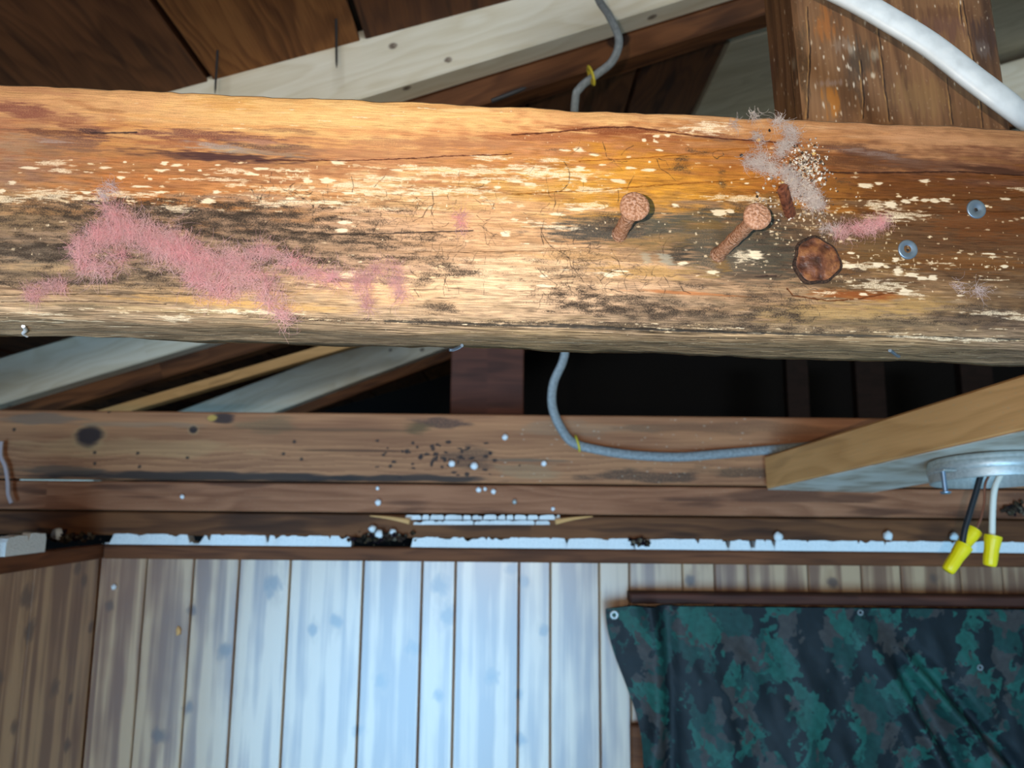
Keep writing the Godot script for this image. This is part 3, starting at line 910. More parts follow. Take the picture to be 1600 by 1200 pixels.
		cv.blob(p.x, p.y, s[2] * 1.3, s[3] * 1.35, deg_to_rad(s[4]), rgb8(s[5]), s[6], s[7], 9.0, 2.2, -14.0 if s[6] > 0.7 else 0.0, 0.16)
	# long splits and growth lines
	for l in [
		[[[400, 250], [480, 251], [560, 250], [640, 247], [720, 243], [800, 241]], 1.0, 0x5a3026, 0.9],
		[[[800, 210], [870, 205], [930, 199], [985, 198], [1040, 205], [1100, 213], [1180, 219], [1250, 225]], 1.6, 0x5c3020, 0.8],
		[[[905, 252], [960, 250], [1020, 246], [1090, 240], [1150, 233], [1200, 230]], 1.1, 0xa86424, 0.85],
		[[[800, 304], [870, 300], [950, 296], [1040, 288], [1120, 283], [1190, 278]], 1.2, 0x985c20, 0.85],
		[[[1250, 268], [1330, 270], [1420, 269], [1500, 268], [1600, 274]], 1.6, 0x40261a, 0.85],
		[[[1290, 310], [1400, 312], [1510, 312], [1600, 308]], 1.2, 0x54300f, 0.6],
		[[[1330, 330], [1440, 332], [1600, 330]], 1.2, 0x5c3414, 0.6],
		[[[1230, 450], [1240, 462], [1300, 470], [1345, 466], [1385, 458], [1420, 455]], 1.5, 0x6c3a1c, 0.85],
		[[[0, 461], [120, 460], [240, 459], [340, 462]], 1.3, 0x5c4a38, 0.7],
		[[[0, 474], [140, 472], [260, 478]], 1.2, 0x5c4838, 0.7],
		[[[640, 307], [720, 306], [800, 305]], 0.8, 0xa87848, 0.7],
		[[[480, 365], [560, 366], [650, 363], [740, 360]], 1.6, 0x4a3c34, 0.7],
		[[[650, 393], [720, 393], [800, 392], [890, 391]], 0.9, 0x7c5c40, 0.7],
		[[[140, 207], [170, 208], [215, 207]], 1.6, 0x40302e, 0.8],
		[[[1180, 432], [1215, 431]], 1.8, 0x4c3c34, 0.9],
		[[[0, 508], [200, 509], [420, 512]], 1.4, 0x5c5040, 0.7],
		[[[600, 508], [760, 514], [900, 518], [1100, 524], [1300, 530], [1600, 536]], 3.2, 0x4a443c, 0.7],
		[[[860, 512], [1000, 520], [1200, 528]], 3.0, 0x3c3834, 0.7],
		[[[0, 527], [300, 531], [700, 540], [1000, 549], [1300, 556], [1600, 562]], 1.6, 0x6c6452, 0.6]]:
		var pts := []
		for q in l[0]:
			pts.append(jt(q[0], q[1]))
		cv.line(pts, l[1], rgb8(l[2]), l[3], 0.5, -60.0)
	joist_mould(cv)
	joist_flecks(cv)
	joist_cracks(cv)
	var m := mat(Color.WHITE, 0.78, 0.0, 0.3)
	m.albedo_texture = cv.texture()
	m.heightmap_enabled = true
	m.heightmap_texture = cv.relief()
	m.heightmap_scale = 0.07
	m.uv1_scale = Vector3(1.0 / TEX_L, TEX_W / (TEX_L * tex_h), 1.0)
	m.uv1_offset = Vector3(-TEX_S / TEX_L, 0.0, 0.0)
	return m

func joist_mould(cv: Canvas) -> void:                  # black mould in grains, thick in some patches: [px, py, rx, ry, density]
	var n := noise(91, 0.16, 4)
	var n2 := noise(92, 0.5, 2)
	var n3 := noise(93, 1.0, 3)
	for s in [[200, 325, 260, 20, 0.85], [330, 338, 190, 30, 1.0], [110, 345, 170, 26, 0.7], [60, 392, 130, 22, 0.95], [220, 380, 260, 50, 0.5], [160, 435, 220, 22, 0.6], [420, 400, 220, 50, 0.5], [40, 440, 120, 10, 0.6], [420, 360, 150, 24, 0.75], [520, 372, 130, 18, 0.7], [600, 365, 130, 9, 0.6], [470, 400, 150, 20, 0.6], [660, 405, 90, 10, 0.55], [700, 423, 60, 15, 0.75], [620, 435, 90, 12, 0.5], [685, 484, 34, 13, 0.8], [230, 420, 140, 20, 0.4], [560, 340, 100, 20, 0.3], [640, 380, 90, 20, 0.3],
		[960, 350, 50, 22, 0.6], [900, 470, 90, 22, 0.5], [990, 478, 150, 20, 0.7], [1060, 492, 190, 15, 0.75], [1190, 470, 70, 30, 0.5], [1240, 495, 30, 40, 0.7], [900, 455, 60, 16, 0.6], [1080, 446, 30, 6, 0.7], [1065, 262, 26, 9, 0.6], [1068, 248, 14, 8, 0.85], [1090, 235, 22, 9, 0.6], [1128, 285, 8, 30, 0.55], [1160, 330, 120, 20, 0.45], [1220, 380, 60, 60, 0.5], [1320, 430, 90, 30, 0.35], [1330, 285, 30, 14, 0.5], [1530, 490, 80, 22, 0.6], [1420, 500, 120, 12, 0.5], [700, 510, 140, 8, 0.8], [480, 506, 130, 10, 0.5], [1040, 515, 260, 9, 0.85], [855, 235, 30, 7, 0.4], [1230, 515, 200, 8, 0.6], [560, 320, 200, 14, 0.25], [900, 420, 130, 45, 0.28]]:
		var c := jt(s[0], s[1])
		var dens: float = s[4]
		for j in range(maxi(0, int(c.y - s[3] * 1.3)), mini(cv.h, int(c.y + s[3] * 1.3) + 1)):
			for i in range(maxi(0, int(c.x - s[2] * 1.3)), mini(cv.w, int(c.x + s[2] * 1.3) + 1)):
				var u: float = (i - c.x) / s[2]
				var v: float = (j - c.y) / s[3]
				var r := u * u + v * v
				if r > 1.7:
					continue
				var patch := n3.get_noise_2d(i * 0.02, j * 0.07)
				var g := n.get_noise_2d(i * 1.6, j * 2.4) * 0.8 + n2.get_noise_2d(i * 1.3, j * 1.3) * 0.8 + patch * 0.9
				var a := clampf((g - 0.35 + dens * 0.85 - r * 0.55) * 1.5, 0.0, 1.0) * 0.62 + clampf((dens * 0.9 - r * 0.6 + patch) * 0.8, 0.0, 0.5) * 0.36
				if a <= 0.0:
					continue
				var o := (j * cv.w + i) * 4
				cv.d[o] = int(cv.d[o] + (62 - cv.d[o]) * a)
				cv.d[o + 1] = int(cv.d[o + 1] + (52 - cv.d[o + 1]) * a)
				cv.d[o + 2] = int(cv.d[o + 2] + (44 - cv.d[o + 2]) * a)
				cv.hd[j * cv.w + i] = clampi(int(cv.hd[j * cv.w + i] + (g * 60.0) * a), 0, 255)

func joist_flecks(cv: Canvas) -> void:                 # cream flakes lying along the grain
	var cream := rgb8(0xfae6c4)
	for s in [[257, 255, 6, 4], [275, 258, 9, 3], [252, 266, 12, 2.6], [283, 266, 5, 3], [165, 262, 12, 2], [195, 253, 3, 3], [340, 258, 5, 1.5], [358, 267, 20, 4], [390, 272, 14, 2.5], [190, 278, 6, 3], [235, 280, 4, 2], [312, 266, 3, 2], [338, 299, 6, 4], [85, 305, 36, 9], [135, 300, 9, 3], [12, 312, 18, 5], [190, 304, 40, 5], [150, 312, 18, 3], [275, 326, 18, 6], [325, 314, 12, 5], [250, 300, 12, 2], [220, 292, 14, 2], [290, 280, 16, 2], [4, 299, 5, 4], [85, 255, 22, 4], [20, 285, 8, 2], [45, 262, 14, 3], [100, 267, 20, 3], [350, 280, 26, 2.5], [370, 288, 16, 3],
		[528, 254, 12, 4], [410, 264, 14, 3], [480, 281, 8, 4], [512, 282, 14, 5], [478, 316, 40, 4], [455, 309, 8, 3], [525, 317, 22, 4], [600, 278, 22, 4], [640, 279, 20, 3], [700, 270, 40, 5], [760, 267, 40, 5], [790, 280, 22, 3], [680, 298, 30, 6], [730, 298, 28, 6], [625, 300, 18, 3], [650, 302, 10, 3], [757, 284, 8, 5], [778, 293, 6, 3], [770, 247, 22, 4], [420, 318, 22, 4], [440, 295, 30, 3], [560, 290, 40, 3], [590, 300, 60, 3], [545, 301, 14, 3], [622, 265, 12, 2],
		[820, 262, 26, 5], [860, 251, 22, 4], [875, 272, 46, 8], [840, 271, 30, 4], [905, 265, 10, 5], [828, 288, 10, 4], [810, 284, 10, 3], [912, 282, 6, 4], [924, 297, 32, 5], [968, 283, 14, 4], [941, 258, 6, 2], [985, 263, 12, 2], [1014, 266, 11, 3.2], [905, 235, 10, 5], [885, 236, 8, 3], [930, 243, 10, 3], [1026, 212, 6, 3], [1043, 211, 5, 3], [1007, 218, 4, 3], [1025, 221, 6, 2], [1100, 203, 25, 6], [1115, 195, 22, 5], [1030, 235, 6, 2], [1055, 320, 6, 3],
		[920, 322, 26, 5], [900, 327, 14, 4], [865, 355, 30, 3], [840, 348, 20, 2], [870, 335, 14, 2.5], [1160, 310, 48, 6], [1125, 332, 14, 7], [1140, 329, 8, 4], [950, 430, 10, 4], [955, 428, 18, 2.5], [970, 424, 14, 2], [852, 447, 12, 2.5], [850, 432, 8, 3], [790, 365, 8, 4], [538, 348, 14, 3], [535, 360, 12, 3], [545, 429, 22, 5], [1165, 400, 16, 9], [1182, 398, 12, 8], [1112, 425, 10, 4], [1065, 412, 10, 4],
		[1352, 290, 14, 5], [1372, 287, 7, 3], [1366, 320, 16, 6], [1392, 320, 12, 8], [1410, 335, 32, 7], [1385, 340, 30, 5], [1427, 312, 9, 4], [1445, 313, 8, 3], [1460, 314, 9, 4], [1477, 313, 11, 3.5], [1415, 315, 8, 3], [1445, 283, 9, 4], [1483, 280, 8, 2], [1590, 296, 16, 3], [1570, 311, 10, 3], [1540, 322, 8, 2], [1325, 415, 14, 6], [1355, 415, 26, 5], [1375, 413, 10, 4], [1385, 416, 6, 3], [1404, 424, 9, 8], [1425, 430, 12, 4], [1440, 435, 10, 4], [1458, 434, 8, 5], [1375, 447, 34, 9], [1415, 455, 12, 6], [1425, 460, 16, 3], [1500, 462, 8, 1.6], [1553, 437, 18, 1.4], [1465, 411, 16, 2], [1545, 397, 12, 2], [1570, 416, 6, 3], [1400, 405, 6, 4], [1330, 395, 6, 2], [1290, 457, 16, 2.5], [1350, 460, 8, 3],
		[1560, 490, 40, 4], [1590, 497, 20, 4], [1540, 538, 30, 4], [1490, 538, 24, 4], [1440, 533, 30, 3], [270, 503, 18, 8], [120, 502, 40, 4], [40, 503, 50, 3], [350, 490, 40, 4], [190, 510, 22, 2], [85, 524, 20, 2.5], [180, 524, 12, 2], [210, 518, 30, 2.5], [60, 496, 30, 3], [420, 492, 40, 4], [1140, 536, 60, 2.5], [1040, 533, 40, 3], [930, 530, 26, 3], [900, 536, 50, 2]]:
		var p := jt(s[0], s[1])
		var big: bool = s[2] > 15
		cv.blob(p.x, p.y, s[2] * (1.5 if big else 1.15), s[3] * (1.25 if big else 1.1), 0.0, cream, 0.85 if big else 0.92, 1.15 if big else 0.6, 6.0, 2.2 if big else 3.5, 36.0, 0.22)
	var r := RandomNumberGenerator.new()
	r.seed = 19
	# scattered ones: [x0, x1, y0, y1, count, longest, thickest]
	for z in [[0, 420, 250, 330, 60, 12, 2.4], [380, 900, 258, 330, 190, 22, 3.2], [400, 900, 330, 450, 60, 12, 2.0], [820, 1250, 200, 420, 110, 5, 2.0], [1080, 1240, 330, 440, 60, 4, 2.4], [1240, 1420, 300, 440, 110, 6, 3.0], [1280, 1600, 270, 470, 150, 7, 2.2], [1400, 1600, 395, 420, 60, 7, 2.2], [0, 500, 485, 535, 90, 24, 1.8], [400, 1100, 505, 550, 150, 9, 1.4], [1000, 1600, 515, 565, 150, 20, 1.8], [0, 300, 345, 400, 30, 6, 3.0], [100, 800, 150, 205, 40, 16, 1.0], [1200, 1290, 330, 390, 60, 5, 3.0]]:
		for k in z[4]:
			var p := jt(r.randf_range(z[0], z[1]), r.randf_range(z[2], z[3]))
			var f := r.randf()
			cv.blob(p.x, p.y, maxf(1.2, z[5] * f * f), maxf(0.9, z[6] * r.randf_range(0.35, 1.0)), r.randf_range(-0.05, 0.05), cream.lerp(rgb8(0xd8b888), r.randf() * 0.7), r.randf_range(0.45, 0.95), 0.9, 3.0, 3.0, 30.0, 0.3)

func joist_cracks(cv: Canvas) -> void:
	var ink := rgb8(0x2c2420)
	for l in [
		[[845, 355], [850, 370], [862, 385], [880, 396], [890, 404], [892, 416], [905, 430], [912, 442], [925, 452]], [[880, 253], [887, 262], [890, 272], [889, 286], [878, 298], [866, 300]], [[866, 302], [868, 318], [864, 330]], [[850, 345], [846, 365], [850, 382]],
		[[955, 390], [960, 400], [966, 408], [968, 420], [975, 428]], [[968, 420], [950, 428], [938, 440]], [[925, 452], [950, 452], [975, 458], [1000, 465], [1010, 470]], [[895, 410], [915, 408], [940, 406], [955, 402], [966, 408]], [[840, 418], [850, 430], [858, 437], [880, 434], [905, 432]], [[858, 437], [870, 445], [865, 455]], [[940, 385], [925, 388], [900, 386]], [[975, 440], [980, 455], [978, 465]], [[1035, 430], [1042, 440], [1046, 450]], [[1060, 440], [1068, 455], [1080, 460]],
		[[680, 318], [668, 325], [660, 338], [645, 345]], [[676, 300], [678, 318], [674, 330], [680, 345]], [[550, 300], [552, 290], [549, 275]], [[425, 270], [422, 285]], [[440, 295], [460, 300], [475, 310], [490, 322]], [[990, 275], [985, 285], [980, 296]], [[965, 298], [966, 310], [964, 318]], [[942, 222], [945, 235], [947, 247]], [[970, 243], [978, 234], [990, 228]], [[1028, 248], [1040, 252], [1045, 262]], [[1026, 250], [1030, 262], [1045, 272], [1055, 283]], [[1112, 240], [1118, 236], [1128, 236], [1130, 243], [1120, 249], [1112, 244], [1112, 240]]]:
		var pts := []
		for q in l:
			pts.append(jt(q[0], q[1]))
		cv.line(pts, 0.8, ink, 0.42, 0.9, -45.0)
	var r := RandomNumberGenerator.new()
	r.seed = 23
	for z in [[845, 1040, 375, 475, 110], [560, 780, 290, 380, 90], [380, 520, 285, 330, 40], [1200, 1290, 400, 510, 30], [600, 760, 380, 470, 40], [100, 420, 330, 440, 60], [820, 1000, 240, 340, 20]]:
		for k in z[4]:
			var p := Vector2(r.randf_range(z[0], z[1]), r.randf_range(z[2], z[3]))
			var a := r.randf_range(0.0, TAU)
			var pts := [jt(p.x, p.y)]
			for s in r.randi_range(2, 5):
				a += r.randf_range(-0.9, 0.9)
				p += Vector2(cos(a), sin(a)) * r.randf_range(4.0, 9.0)
				pts.append(jt(p.x, p.y))
			cv.line(pts, r.randf_range(0.5, 0.75), ink, r.randf_range(0.18, 0.42), 0.9, -25.0)

func joist() -> void:
	joist_frame()
	var n := noise(95, 1.0, 3)
	# its outline from the top back edge round the face to the bottom back edge: (out of the face, down the face, v)
	var prof := [Vector3(-JT, 0.0, -JT), Vector3(-0.004, 0.0, -0.004), Vector3(-0.0012, 0.0004, -0.001), Vector3(0, 0.0016, 0.0016)]
	for k in range(1, 20):
		prof.append(Vector3(0, 0.0016 + (JH - 0.0096) * k / 20.0, 0.0016 + (JH - 0.0096) * k / 20.0))
	for k in 7:
		var a := PI / 2.0 * k / 6.0
		prof.append(Vector3(-0.008 + 0.008 * cos(a), JH - 0.008 + 0.008 * sin(a), JH - 0.008 + 0.008 * k / 6.0 * 2.0))
	for k in range(1, 7):
		prof.append(Vector3(-0.008 - (JT - 0.008) * k / 6.0, JH, JH + 0.008 + (JT - 0.008) * k / 6.0))
	var cols := 600
	var s0 := TEX_S - 2.0 * TEX_L
	var s1 := TEX_S + 3.0 * TEX_L
	var rows := []
	for i in cols + 1:
		var s := s0 + (s1 - s0) * i / cols
		var row := []
		for k in prof.size():
			var p: Vector3 = prof[k]
			var o := p.x
			var d := p.y
			if k > 3 and k < 31:
				o += 0.0009 * n.get_noise_2d(s * 9.0, d * 60.0) + 0.0004 * n.get_noise_2d(s * 60.0, d * 300.0)
			if k < 4:
				d += 0.0008 * n.get_noise_2d(s * 60.0, 4.0) + 0.0005 * n.get_noise_2d(s * 8.0, 9.0)
			if k > 28:
				d += 0.0012 * n.get_noise_2d(s * 12.0, o * 60.0 + 20.0) + 0.0005 * n.get_noise_2d(s * 70.0, o * 250.0)
			row.append(j0 + jx * s + jd * d + jn * o)
		rows.append(row)
	var st := SurfaceTool.new()
	st.begin(Mesh.PRIMITIVE_TRIANGLES)
	for i in cols:
		var sa := s0 + (s1 - s0) * i / cols
		var sb := s0 + (s1 - s0) * (i + 1) / cols
		for k in prof.size():
			var k2 := (k + 1) % prof.size()
			var va: float = prof[k].z
			var vb: float = prof[k2].z if k2 > 0 else prof[k].z + JH
			var q := [rows[i][k], rows[i][k2], rows[i + 1][k2], rows[i + 1][k]]
			var mid: Vector3 = j0 + jx * (sa + sb) * 0.5 + jd * JH * 0.5 - jn * JT * 0.5
			# beyond its ends the picture of the grain runs on mirrored, so that no seam shows
			var turn := (i / 120) % 2 == 1
			var base_s := TEX_S + TEX_L * (i / 120 - 2)
			var ua := TEX_S + (TEX_L - (sa - base_s) if turn else sa - base_s)
			var ub := TEX_S + (TEX_L - (sb - base_s) if turn else sb - base_s)
			poly(st, q, [Vector2(ua, va), Vector2(ua, vb), Vector2(ub, vb), Vector2(ub, va)], (q[0] + q[2]) * 0.5 - mid)
	for e in [0, cols]:
		st.set_smooth_group(2 + e)
		var pts := []
		var uvs := []
		for k in prof.size():
			pts.append(rows[e][k])
			uvs.append(Vector2(prof[k].x, prof[k].y))
		poly(st, pts, uvs, jx * (-1.0 if e == 0 else 1.0))
	st.generate_normals()
	var base := holder("ceiling_joist", Vector3.ZERO)
	tag(base, "big worn and mouldy wooden joist crossing the picture close up", "joist")
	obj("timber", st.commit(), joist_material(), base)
	# the loose knot
	var kn := on_joist(1275, 408)
	var kb := Basis(jx, jn, jx.cross(jn))
	var k := obj("knot", lathe_mesh([Vector2(0.0096, -0.002), Vector2(0.0094, 0.0003), Vector2(0.0085, 0.0012), Vector2(0.0075, 0.0006), Vector2(0.005, 0.0018), Vector2(0.0025, 0.0023), Vector2(0.0, 0.0024)], 40, 0.045), M.knot, base, Transform3D(kb, kn))
	k.set_meta("label", "dark reddish loose knot")
	obj("knot_rim", lathe_mesh([Vector2(0.0100, -0.002), Vector2(0.0098, 0.0004), Vector2(0.0093, 0.0012), Vector2(0.0088, 0.0013), Vector2(0.0085, 0.0008), Vector2(0.0083, -0.001)], 40, 0.06), M.soot, base, Transform3D(kb, kn))
	# nails and screws
	nail(968, 365, 0.027, 0.0027, 0.0054, "rusty nail with round head left of the other, sticking out of the joist")
	nail(1122, 398, 0.040, 0.0025, 0.0048, "longer rusty nail with round head right of the other, sticking out of the joist")
	var fa := on_joist(1238, 346, -0.004)
	var fb := on_joist(1222, 292, 0.012)
	var nb := span(fa, fb, jn)
	var bn := obj("nail_shank", box_mesh(Vector3((fb - fa).length(), 0.0042, 0.003), 0.0006), M.dark_rust, null, Transform3D(nb, (fa + fb) * 0.5))
	tag(bn, "dark rusty headless nail shank below the grey fluff on the joist", "nail")
	for q in [[1525, 327, "upper right shiny zinc screw head in the worn joist"], [1418, 390, "lower left shiny zinc screw head in the worn joist"]]:
		var sc := holder("screw", on_joist(q[0], q[1]), Basis(jx, jn, jx.cross(jn)))
		tag(sc, q[2], "screw", "zinc screws in the worn joist")
		obj("head", lathe_mesh([Vector2(0.0040, -0.001), Vector2(0.0040, 0.0003), Vector2(0.0038, 0.0005), Vector2(0.0030, 0.00045), Vector2(0.0016, 0.0002), Vector2(0.0012, 0.0), Vector2(0.0, -0.0001)], 28), M.zinc, sc)
		obj("drive_socket", box_mesh(Vector3(0.0012, 0.0004, 0.0012), 0.0001), M.iron, sc, Transform3D(Basis(Vector3.UP, 0.3), Vector3(0, 0.0001, 0.0003)))

func nail(px: float, py: float, out: float, r: float, hr: float, label: String) -> void:
	var a := on_joist(px, py)
	var o := holder("nail", a, Basis(jx, jn, jx.cross(jn)))
	tag(o, label, "nail", "rusty nails in the worn joist")
	var pts := []
	for k in 14:
		pts.append(Vector3(0, -0.003 + (out + 0.003) * k / 13.0, 0))
	var tp := []
	for k in 14:
		tp.append(1.0 + 0.07 * sin(k * 2.3) + (0.25 if k < 2 else 0.0))
	obj("shank", tube_mesh(pts, r, r, 18, Vector3(1, 0, 0), tp), M.rust, o)
	obj("head", lathe_mesh([Vector2(0.0, out - 0.0012), Vector2(hr * 0.75, out - 0.0010), Vector2(hr * 0.97, out - 0.0002), Vector2(hr, out + 0.0006), Vector2(hr * 0.95, out + 0.0012), Vector2(hr * 0.8, out + 0.0016), Vector2(0.0, out + 0.0018)], 36, 0.012), M.rust, o)

# ---------------------------------------------------------------- the plates and foam on top of the panelled wall
func plank(called: String, label: String, category: String, x0: float, x1: float, y0: float, y1: float, d: float, thick: float, m: Material, off := Vector2.ZERO, group := "") -> MeshInstance3D:
	var o := obj(called, box_mesh(Vector3(x1 - x0, y1 - y0, thick), 0.0018, off), m, null, Transform3D(Basis.IDENTITY, Vector3((x0 + x1) * 0.5, (y0 + y1) * 0.5, -d - thick * 0.5)))
	tag(o, label, category, group)
	return o

func ragged_strip(pa: Vector3, pb: Vector3, low: float, high: float, rough: float, sd: int, thick := 0.014) -> ArrayMesh:   # a strip of foam with a broken upper edge, between two points of its lower front edge
	var n := noise(sd, 1.0, 3)
	var st := SurfaceTool.new()
	st.begin(Mesh.PRIMITIVE_TRIANGLES)
	st.set_smooth_group(-1)
	var len_m := (pb - pa).length()
	var steps := maxi(6, int(len_m / 0.0022))
	var x := (pb - pa).normalized()
	var back := -x.cross(Vector3.UP) if x.cross(Vector3.UP).z > 0.0 else x.cross(Vector3.UP)
	var f := []
	var b := []
	for i in steps + 1:
		var t := float(i) / steps
		var h := high - low
		var g := n.get_noise_2d(t * len_m * 30.0, 1.0)
		var bite := clampf((n.get_noise_2d(t * len_m * 48.0, 20.0) - 0.30) * 3.0, 0.0, 1.0)
		h *= clampf(1.0 - rough * (0.5 * absf(g) + bite), 0.12, 1.1)
		h *= clampf(minf(t, 1.0 - t) * steps * 0.5 + 0.7, 0.0, 1.0)
		var p := pa + x * len_m * t
		f.append([p, p + Vector3(0, h, 0) + back * 0.0015 * (1.0 + g)])
		b.append([p + back * thick, p + back * thick + Vector3(0, h * 0.97, 0)])
	var z := Vector2.ZERO
	for i in steps:
		poly(st, [f[i][0], f[i + 1][0], f[i + 1][1], f[i][1]], [z, z, z, z], -back)
		poly(st, [f[i][1], f[i + 1][1], b[i + 1][1], b[i][1]], [z, z, z, z], Vector3.UP)
		poly(st, [b[i][0], b[i + 1][0], b[i + 1][1], b[i][1]], [z, z, z, z], back)
		poly(st, [f[i][0], f[i + 1][0], b[i + 1][0], b[i][0]], [z, z, z, z], Vector3.DOWN)
	poly(st, [f[0][0], f[0][1], b[0][1], b[0][0]], [z, z, z, z], -x)
	poly(st, [f[steps][0], f[steps][1], b[steps][1], b[steps][0]], [z, z, z, z], x)
	st.generate_normals()
	return st.commit()

func wall_top() -> void:
	var xl := -1.64
	var xr := 2.49
	var hm: StandardMaterial3D = M.header
	hm.uv1_scale = Vector3(1.0 / 1.6, -1.0 / (head_top - head_low), 1.0)
	hm.uv1_offset = Vector3((0.72 + (xl + xr) * 0.5) / 1.6, 0.5, 0.0)
	plank("wall_plate", "upper knotty brown wall plate on edge behind the grey cable", "wall plate", xl, xr, head_low + 0.0012, head_top, HEAD_D, 0.04, hm)
	var y1 := W(800, 758, 0.922).y
	var y2 := W(800, 803, 0.922).y
	plank("wall_plate", "plain brown wall plate directly under the knotty one", "wall plate", xl, xr, y2, y1, 0.922, 0.06, M.plate_wood, Vector2(1.0, 0.0))
	var y3 := W(800, 842, 0.932).y
	plank("wall_plate", "lowest dark brown wall plate just above the white foam strip", "wall plate", xl, xr, y3, y2 - 0.002, 0.932, 0.05, M.dark_wood, Vector2(0.4, 0.03))
	var y4 := W(800, 857, 0.93).y
	var y5 := W(800, 879, 0.93).y
	# trim along the top of the panelling, and its return on the left wall
	flat_box("trim_1", Vector3(SIDE + 0.0125, y5, -WALL), Vector3(2.49, y4, -0.93), M.trim_wood)
	structure("trim_2", box_mesh(Vector3(0.635, y4 - y5, 0.012), 0.001, Vector2(0.3, 0.0)), M.trim_wood, Transform3D(Basis(Vector3.UP, PI / 2.0), Vector3(SIDE + 0.006, (y4 + y5) * 0.5, -WALL + 0.3175)))
	# white foam pressed into the joint above the trim
	var lo := y4 + 0.0004
	var seg := [
		[158, 429, 838, "longest white foam strip on the ledge at the left, above the trim", 1.0],
		[429, 548, 840, "white foam strip with a chewed right end, middle left of the ledge", 1.1],
		[642, 760, 842, "white foam piece on the ledge right below the gouged slot", 1.3],
		[760, 992, 839, "white foam strip with a crumbled right end, middle of the ledge", 1.2],
		[993, 1134, 840, "clean white foam strip right of the crumbled end", 0.7],
		[1134, 1197, 840, "short nicked piece of white foam right of the middle", 1.2],
		[1197, 1421, 839, "white foam strip behind the hanging wires, left half", 0.8],
		[1421, 1700, 839, "white foam strip behind the yellow wire connectors at the right", 0.7]]
	for i in seg.size():
		var s: Array = seg[i]
		var a := W(s[0], 860, 0.931)
		var b := W(s[1], 860, 0.931)
		a.y = lo
		b.y = lo
		var o := obj("foam_strip", ragged_strip(a, b, lo, W(800, s[2] - 3, 0.931).y, s[4] * 1.2, 200 + i, 0.0008 + 0.018), M.foam)
		tag(o, s[3], "foam strip", "white foam on the wall ledge")
	var la := on_plane(-12, 875, Vector3(SIDE + 0.004, 0, 0), Vector3(1, 0, 0))
	var lb := on_plane(54, 850, Vector3(SIDE + 0.004, 0, 0), Vector3(1, 0, 0))
	la.y = lo
	lb.y = lo
	var fl := obj("foam_strip", ragged_strip(la, lb, lo, lo + 0.022, 0.35, 231, 0.012), M.foam)
	tag(fl, "white foam piece on the left wall at the picture's left edge", "foam strip", "white foam on the wall ledge")
	# the slot gouged between two plates, with the split wood lips and two rows of foam in it
	for r in [[632, 876, 812, 805, 12, 0.0, "upper row of broken white foam in the gouged slot"], [645, 860, 820, 814, 2, 0.0, "lower row of white foam in the gouged slot"]]:
		var row := holder("foam_row", Vector3.ZERO)
		tag(row, r[6], "foam strip", "foam rows in the gouged slot")
		var x: float = r[0]
		var k := 0
		while x < r[1] - 4:
			var wd: float = rng.randf_range(12, 30) if r[4] == 12 else rng.randf_range(80, 130)
			var e := minf(x + wd, r[1])
			var a := W(x + 1.0, r[2], 0.919)
			var b := W(e - 1.0, r[2], 0.919)
			obj("foam_piece", ragged_strip(a, b, a.y, W(x, r[3], 0.919).y + 0.0006, 0.5, 300 + k + int(r[4]) * 20, 0.014), M.foam, row)
			x = e
			k += 1
	for s in [[[578, 806], [640, 812], [640, 818], "left"], [[926, 807], [868, 812], [868, 819], "right"]]:
		var tip := W(s[0][0], s[0][1], 0.924)
		var pa := W(s[1][0], s[1][1], 0.912)
		var pb := W(s[2][0], s[2][1], 0.912)
		var c := smooth_path([tip, tip.lerp((pa + pb) * 0.5, 0.5) + Vector3(0, 0.001, 0), (pa + pb) * 0.5], 5)
		var tp := []
		for k in c.size():
			tp.append(0.15 + 0.85 * float(k) / c.size())
		var o := obj("wood_splinter", tube_mesh(c, 0.004, 0.0025, 6, Vector3(0, 0, 1), tp), M.tan_wood)
		tag(o, "pale split sliver of wood at the %s end of the foam slot" % s[3], "splinter")

